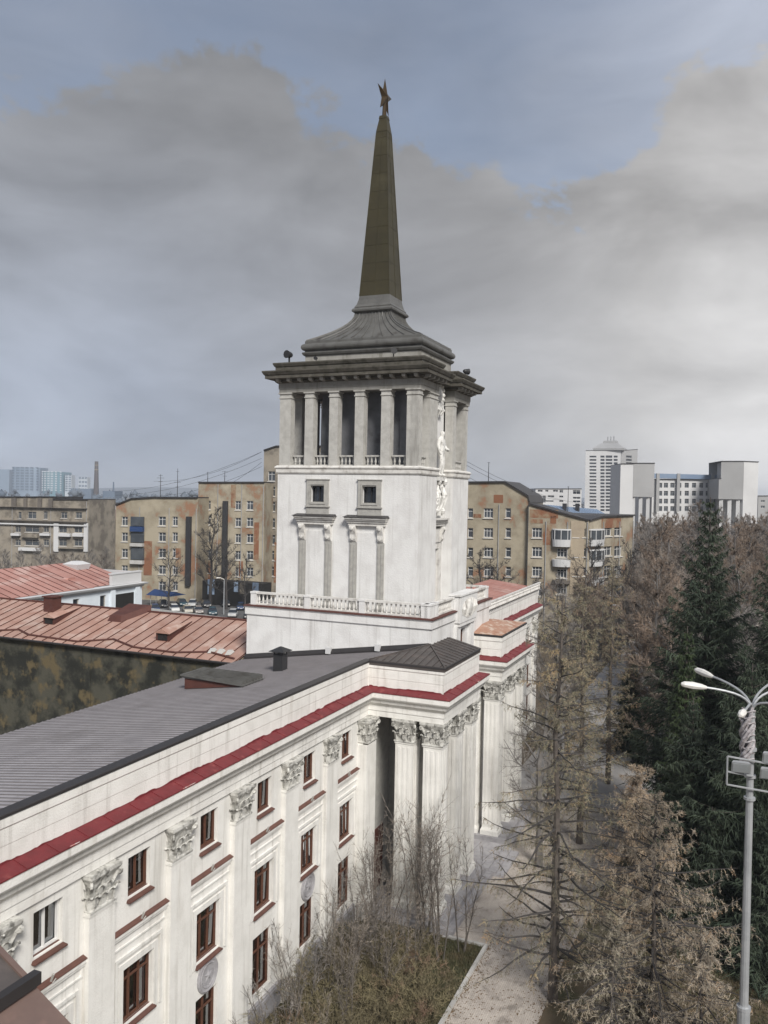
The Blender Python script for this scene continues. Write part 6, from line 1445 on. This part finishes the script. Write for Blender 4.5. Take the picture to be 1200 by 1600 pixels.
for i, (x, y, me, sc, lab) in enumerate(((36.8, 17.6, S3, 1.0, 'bare grey shrub before the farther wall roundel'), (33.2, 17.9, S3, .95, 'bare grey shrub below the third middle-floor window'), (30.6, 17.6, S4, 1.1, 'bare grey shrub right of the nearer wall roundel'), (28.3, 16.8, S3, .85, 'bare shrub under the nearer wall roundel'), (26.2, 16.2, S4, 1.0, 'low bare shrub at the bottom edge by the white wall'), (39.2, 18.0, S4, 1.1, 'bare grey shrub at the wall near the portico'))):
    plant('shrub', lab, 'shrub', (x, y, 0), me, i * 1.1, sc, 'bare shrubs along the white wall')
def mound(seed, h, r):
    g_ = np.random.default_rng(seed); T = Twigs(); b = MB()
    for i in range(46):
        az = g_.uniform(0, 6.28); d = unit(np.array([math.cos(az) * g_.uniform(.1, 1.1), math.sin(az) * g_.uniform(.1, 1.1), 1])); L = h * g_.uniform(.6, 1.05); p = np.array([g_.normal(0, r * .3), g_.normal(0, r * .3), 0]); e = p + d * L * .55; f_ = e + unit(d + np.array([math.cos(az), math.sin(az), -.5]) * .8) * L * .55
        b.tube([p, e, f_], [.014, .011, .004], 3, cap=False)
        for k in range(27):
            t = g_.uniform(.12, 1); q = p + (e - p) * t * 2 if t < .5 else e + (f_ - e) * (t - .5) * 2
            T.add(q, unit(d + g_.normal(0, .7, 3)) * g_.uniform(.15, .55), .022)
            T.add(q, unit(g_.normal(0, 1, 3)) * g_.uniform(.08, .25), .035)
    return b.mesh('stems', 'twig_brown'), T.mesh('twigs', 'shrub_twig', g_)
MD = [mound(s, 2.3, 1.1) for s in (1, 2, 3)]
rr = random.Random(77); k = 0
pos = []
for x in np.arange(27.5, 41.0, 1.5):
    for y in np.arange(13.8, 18.5, 1.5):
        px_, py_ = x + rr.uniform(-.5, .5), y + rr.uniform(-.5, .5)
        if x > 36.5 and y < 15.2: continue
        if rr.random() < .08: continue
        if x < 31 and y > 16.8: continue
        pos.append((px_, py_))
def merged(name, parts, m):
    V, Fc, n0 = [], [], 0
    for me, x, y, rz, sc in parts:
        v = np.empty(len(me.vertices) * 3); me.vertices.foreach_get('co', v); v = v.reshape(-1, 3) * sc; c, q = math.cos(rz), math.sin(rz)
        V.append(np.stack([v[:, 0] * c - v[:, 1] * q + x, v[:, 0] * q + v[:, 1] * c + y, v[:, 2]], 1))
        f = np.empty(len(me.loops), dtype=np.int32); me.loops.foreach_get('vertex_index', f); f = f.reshape(-1, len(me.polygons[0].vertices)); Fc.append(f + n0); n0 += len(v)
    o = bpy.data.objects.new(name, np_mesh(name, np.concatenate(V), np.concatenate(Fc), m)); C.objects.link(o); return o
ug = []
for (x, y) in pos: ug.append((MD[k % 3][1], x, y, rr.uniform(0, 6), rr.uniform(.6, 1.12))); k += 1
tag(merged('undergrowth', ug, 'shrub_twig'), kind='stuff')
# grass blades
gv = []; gr = np.random.default_rng(4)
def blades(name, n_, xr, yr_, m, hmin, hmax, z):
    P = np.stack([gr.uniform(*xr, n_), gr.uniform(*yr_, n_), np.full(n_, z)], 1); a = gr.uniform(0, 6.28, n_); h = gr.uniform(hmin, hmax, n_)
    sd_ = np.stack([np.cos(a), np.sin(a), 0 * a], 1) * .02; V = np.empty((n_ * 3, 3)); V[0::3] = P - sd_; V[1::3] = P + sd_; V[2::3] = P + np.stack([gr.normal(0, .06, n_), gr.normal(0, .06, n_), h], 1)
    o = bpy.data.objects.new(name, np_mesh(name, V, np.arange(n_ * 3).reshape(-1, 3), m)); C.objects.link(o); tag(o, kind='stuff')
blades('grass', 60000, (30, 42.5), (12.05, 19.2), 'grass_blades', .06, .24, .02)
blades('grass', 90000, (30, 60), (-6, 4.5), 'grass_blades', .05, .2, -.03)
gq = np.random.default_rng(12); n_ = 5200; Pq = np.stack([gq.uniform(28, 64, n_), 7.9 + 4.0 * gq.random(n_) ** 2.2, np.full(n_, .0)], 1); k_ = n_ // 3; Pq[:k_, 1] = 11.84 - 1.1 * gq.random(k_) ** 2.5
aq = gq.uniform(0, 6.28, n_); sz_ = gq.uniform(.02, .06, n_)[:, None]; dq = np.stack([np.cos(aq), np.sin(aq), gq.uniform(-.2, .3, n_)], 1) * sz_; eq = np.stack([-np.sin(aq), np.cos(aq), gq.uniform(-.2, .3, n_)], 1) * sz_ * .6
Vq = np.empty((n_ * 4, 3)); Vq[0::4] = Pq - dq; Vq[1::4] = Pq + eq; Vq[2::4] = Pq + dq; Vq[3::4] = Pq - eq
tag(bpy.data.objects.new('fallen_leaves', np_mesh('fallen_leaves', Vq, np.arange(n_ * 4).reshape(-1, 4), 'leaf_litter')), kind='stuff'); C.objects.link(bpy.data.objects['fallen_leaves'])
# park and yard trees
BT = [bare_tree(1, 19, 5.2, 'bark_grey', 'twig_red', 1.6, .2, .06, .55, 18), bare_tree(2, 20, 4.8, 'bark_grey', 'twig_grey', 1.6, .2, .055, .6, 18), bare_tree(3, 17, 5.4, 'bark_grey', 'twig_brown', 1.6, .2, .06), bare_tree(4, 21, 4.6, 'bark_grey', 'twig_red', 1.5, .15, .055, .7, 20), bare_tree(6, 15, 5.0, 'bark_grey', 'twig_grey', 1.7, .18, .06)]
BLK = bare_tree(11, 20, 4.8, 'twig_black', 'twig_black', 1.35, .15, .05, .75, 22); BLK2 = bare_tree(12, 13, 4.0, 'twig_black', 'twig_black', 1.05, .2, .042, .6, 16)
BIR = bare_tree(15, 18, 3.8, 'bark_pale', 'twig_brown', 1.4, .25, .05)
def ground_at(u, d): p_ = at(u, 800, depth=d); return (p_[0], p_[1], 0)
for u, d, me, sc, rz, lab in ((331, 176, BLK, 1.08, 0, 'big black bare tree in front of the middle brick block'), (266, 168, BLK2, 1.0, 1, 'small black bare tree before the left brick block'), (356, 172, BLK2, 1.12, 2, 'slim black bare tree right of the big one, by the yard lamp'), (385, 170, BLK2, .9, 3, 'black bare tree close to the tower terrace in the yard'),
                              (752, 128, BLK2, 1.28, 1.5, 'dark forked bare tree just right of the tower shaft'), (782, 124, BLK2, 1.15, .6, 'dark bare tree before the gabled block, right of the forked one'), (925, 132, BLK2, 1.4, 2.2, 'dark bare tree in front of the white balconies'), (985, 138, BLK2, 1.35, 2.9, 'leaning dark bare tree before the brown apartment wing')):
    plant('bare_tree', lab, 'tree', ground_at(u, d), me, rz, sc, 'dark bare trees in the yards')
rr = random.Random(19)
spots = []
for i in range(150):
    d = 70 + 190 * (i / 150) ** 1.15 + rr.uniform(-5, 5); u = rr.uniform(1000, 1330)
    if d > 150: u = rr.uniform(985, 1330)
    spots.append((u, d))
for i in range(12): spots.append((rr.uniform(830, 1000), rr.uniform(112, 142)))
pk = {0: 'reddish-brown bare tree', 1: 'grey bare tree', 2: 'brown spreading bare tree', 3: 'slender tall reddish tree', 4: 'low grey bare tree', 5: 'pale-trunked bare birch'}
MSET = BT + [BIR]
def zone(u, d):
    if d < 100: return 'beside the plaza, ' + ('left of the tallest spruce' if u < 1060 else ('just behind the tallest spruce' if u < 1120 else ('behind the lamp post' if u < 1190 else 'beyond the right edge spruce'))) + (', nearer' if d < 84 else ', farther')
    a = 'below the brown apartment wing' if u < 1000 else ('below the institute windows' if u < 1085 else ('behind the tallest spruce' if u < 1130 else ('below the right hall block' if u < 1185 else 'at the right picture edge')))
    return a + (', front row' if d < 135 else (', middle row' if d < 185 else ', last row'))
for u, d in spots:
    i = rr.choices(range(6), (6, 3, 4, 5, 3, 1.5))[0]; p_ = ground_at(u, d)
    # keep the plaza lane and the wing clear
    if p_[1] > 5.5 and p_[0] < 110 and u < 960 and p_[1] < 19: continue
    if u > 1050 and d < 84: i = 4
    sc = rr.uniform(.95, 1.18) * (1.0 if d > 95 else .85)
    if u < 1005: sc *= .58 if d < 146 else .8
    plant('park_tree', pk[i] + ' ' + zone(u, d), 'tree', p_, MSET[i], rr.uniform(0, 6.28), sc, pk[i] + ' ' + zone(u, d))
for i in range(24):
    u = -20 + i * 9 + rr.uniform(-5, 5); p_ = ground_at(u, rr.uniform(175, 215)); plant('yard_tree', ('grey bare', 'low grey bare', 'brownish spreading')[i % 3] + ' tree of the belt before the ' + ('stone block, left end' if u < 45 else ('stone block, under its balconies' if u < 105 else ('stone block, by its right pier' if u < 150 else 'dark weathered block'))), 'tree', p_, BT[(1, 4, 2)[i % 3]], rr.uniform(0, 6), rr.uniform(.42, .56), 'tree belt before the stone block')
blades('ground_litter', 40000, (44, 80), (-22, 5), 'larch_twig', .03, .1, -.03)

# ------------------------------------------------------------------ lamp post with floodlights
LX = 34.0; p_ = at(1172, 1215, x=LX); LYy = p_[1]
lp = thing('lamp_post', 'tall white steel lamp post with curved lamp arms and floodlight frame', 'lamp post', (LX, LYy, 0))
zt_ = at(1172, 1112, x=LX)[2]; zz = lambda v: at(1170, v, x=LX)[2]
zs = zz(1572)
b = MB(); b.tube([(LX, LYy, 0), (LX, LYy, zs - .1), (LX, LYy, zs)], [.235, .235, .19], 12); b.tube([(LX, LYy, zs), (LX, LYy, zt_)], [.165, .12], 12); b.tube([(LX, LYy, zs - .16), (LX, LYy, zs - .04)], .26, 12); b.build('pole', 'lamp_metal', lp)
def lamp_arm(du, dv, side):
    """arm reaching towards a lamp head; offsets in metres along the picture's right and depth"""
    rt = np.array([M[0][0], M[0][1], 0]); rt /= np.linalg.norm(rt); fd = np.array([M[2][0], M[2][1], 0]); fd /= np.linalg.norm(fd)
    base = np.array([LX, LYy, zt_]); e = base + rt * du[0] + fd * du[1] + np.array([0, 0, dv]); d_ = unit(rt * du[0] + fd * du[1])
    c1 = base + np.array([0, 0, .55]) + d_ * .06; c2 = base + np.array([0, 0, dv * .86]) + (e - base) * (1, 1, 0) * .30
    pts = []
    for k in range(9):
        t = k / 8; pts.append(base * (1 - t) ** 3 + 3 * c1 * t * (1 - t) ** 2 + 3 * c2 * t * t * (1 - t) + e * t ** 3)
    m_ = MB(); m_.tube(pts, .045, 7); a = m_.build('lamp_arm', 'lamp_metal', lp)
    d2 = unit(pts[-1] - pts[-2]); m_ = MB(); m_.tube([e - d2 * .1, e + d2 * .1, e + d2 * .42, e + d2 * .74, e + d2 * .84], [.06, .11, .14, .11, .05], 8); m_.build('lamp_head', 'lamp_white', a)
px = .0278
for du, dv in (((-1.75, .2), .85), ((-.85, 1.8), .95), ((-1.0, -1.6), .42), ((1.6, .3), .9), ((1.5, 1.6), .8), ((1.45, -1.4), .5)): lamp_arm(du, dv, 0)
# bundle of wound cable near the top
b = MB(); rr = random.Random(2)
z0_, z1_ = zz(1190), zz(1106)
for k in range(15):
    a = rr.uniform(0, 6.28); r_ = rr.uniform(.12, .25); off = rr.uniform(0, .3)
    ztop_ = z1_ + rr.uniform(-.5, .05)
    pts = [(LX + r_ * math.cos(a + q * .7), LYy + .14 + r_ * math.sin(a + q * .7), z0_ + (ztop_ - z0_) * q / 8 + rr.uniform(-.05, .05)) for q in range(9)]
    b.tube(pts, rr.uniform(.03, .07), 5)
for k in range(9):
    z = z0_ + (z1_ - z0_) * (k + .5) / 9; b.tube([(LX + .2 * math.cos(t), LYy + .1 + .22 * math.sin(t), z + .05 * math.sin(t * 2)) for t in np.linspace(0, 6.28, 11)], .035, 5)
cb = b.build('cable_bundle', 'cable_grey', lp, label='bundle of wound grey cable strapped to the pole top'); cb['kind'] = 'stuff'
# floodlight frame
rt = np.array([M[0][0], M[0][1], 0]); rt /= np.linalg.norm(rt); fd = np.array([M[2][0], M[2][1], 0]); fd /= np.linalg.norm(fd)
ctr = np.array([LX, LYy, 0]) - fd * .25
zf1, zf0 = zz(1183), zz(1226); q_ = lambda s, z, o=0: tuple(ctr + rt * s + fd * o + np.array([0, 0, z]))
b = MB()
for (s0, za, s1, zb) in ((-.98, zf1 + .10, 1.0, zf1 - .22), (-.98, zf0 + .08, 1.0, zf0 - .24), (-.98, zf0 + .08, -.98, zf1 + .10), (1.0, zf0 - .24, 1.0, zf1 - .22), (-.98, (zf0 + zf1) / 2 + .05, .0, (zf0 + zf1) / 2 - .12)):
    b.tube([q_(s0, za), q_(s1, zb)], .035, 5)
fr_ = b.build('light_frame', 'lamp_metal', lp)
for s, z, in ((-.52, zf1 - .24), (.55, zf1 - .46), (.62, zf1 + .12)):
    c = np.array(q_(s, z, -.12)); d_ = unit(-fd * .8 - rt * .25 + np.array([0, 0, -.35])); u_ = unit(np.cross(d_, [0, 0, 1])); w_ = np.cross(u_, d_)
    b = MB(); R_ = lambda a, c2, o: tuple(c + u_ * a + w_ * c2 + d_ * o)
    b.hexa([R_(-.26, -.17, -.12), R_(.26, -.17, -.12), R_(.26, .17, -.12), R_(-.26, .17, -.12)], [R_(-.33, -.23, .08), R_(.33, -.23, .08), R_(.33, .23, .08), R_(-.33, .23, .08)])
    f_ = b.build('floodlight', 'lamp_metal', lp); b = MB(); b.hexa([R_(-.29, -.19, .082), R_(.29, -.19, .082), R_(.29, .19, .082), R_(-.29, .19, .082)], [R_(-.29, -.19, .095), R_(.29, -.19, .095), R_(.29, .19, .095), R_(-.29, .19, .095)]); b.build('lens', 'lens', f_)
b = MB(); b.tube([q_(-.05, zz(1200), .25), q_(-.05, zz(1350), .25)], .02, 4)
for v in (1170, 1212, 1247): b.tube([(LX, LYy, zz(v) - .05), (LX, LYy, zz(v) + .05)], .21, 10)
b.build('clamp', 'lamp_metal', lp, kind='stuff')
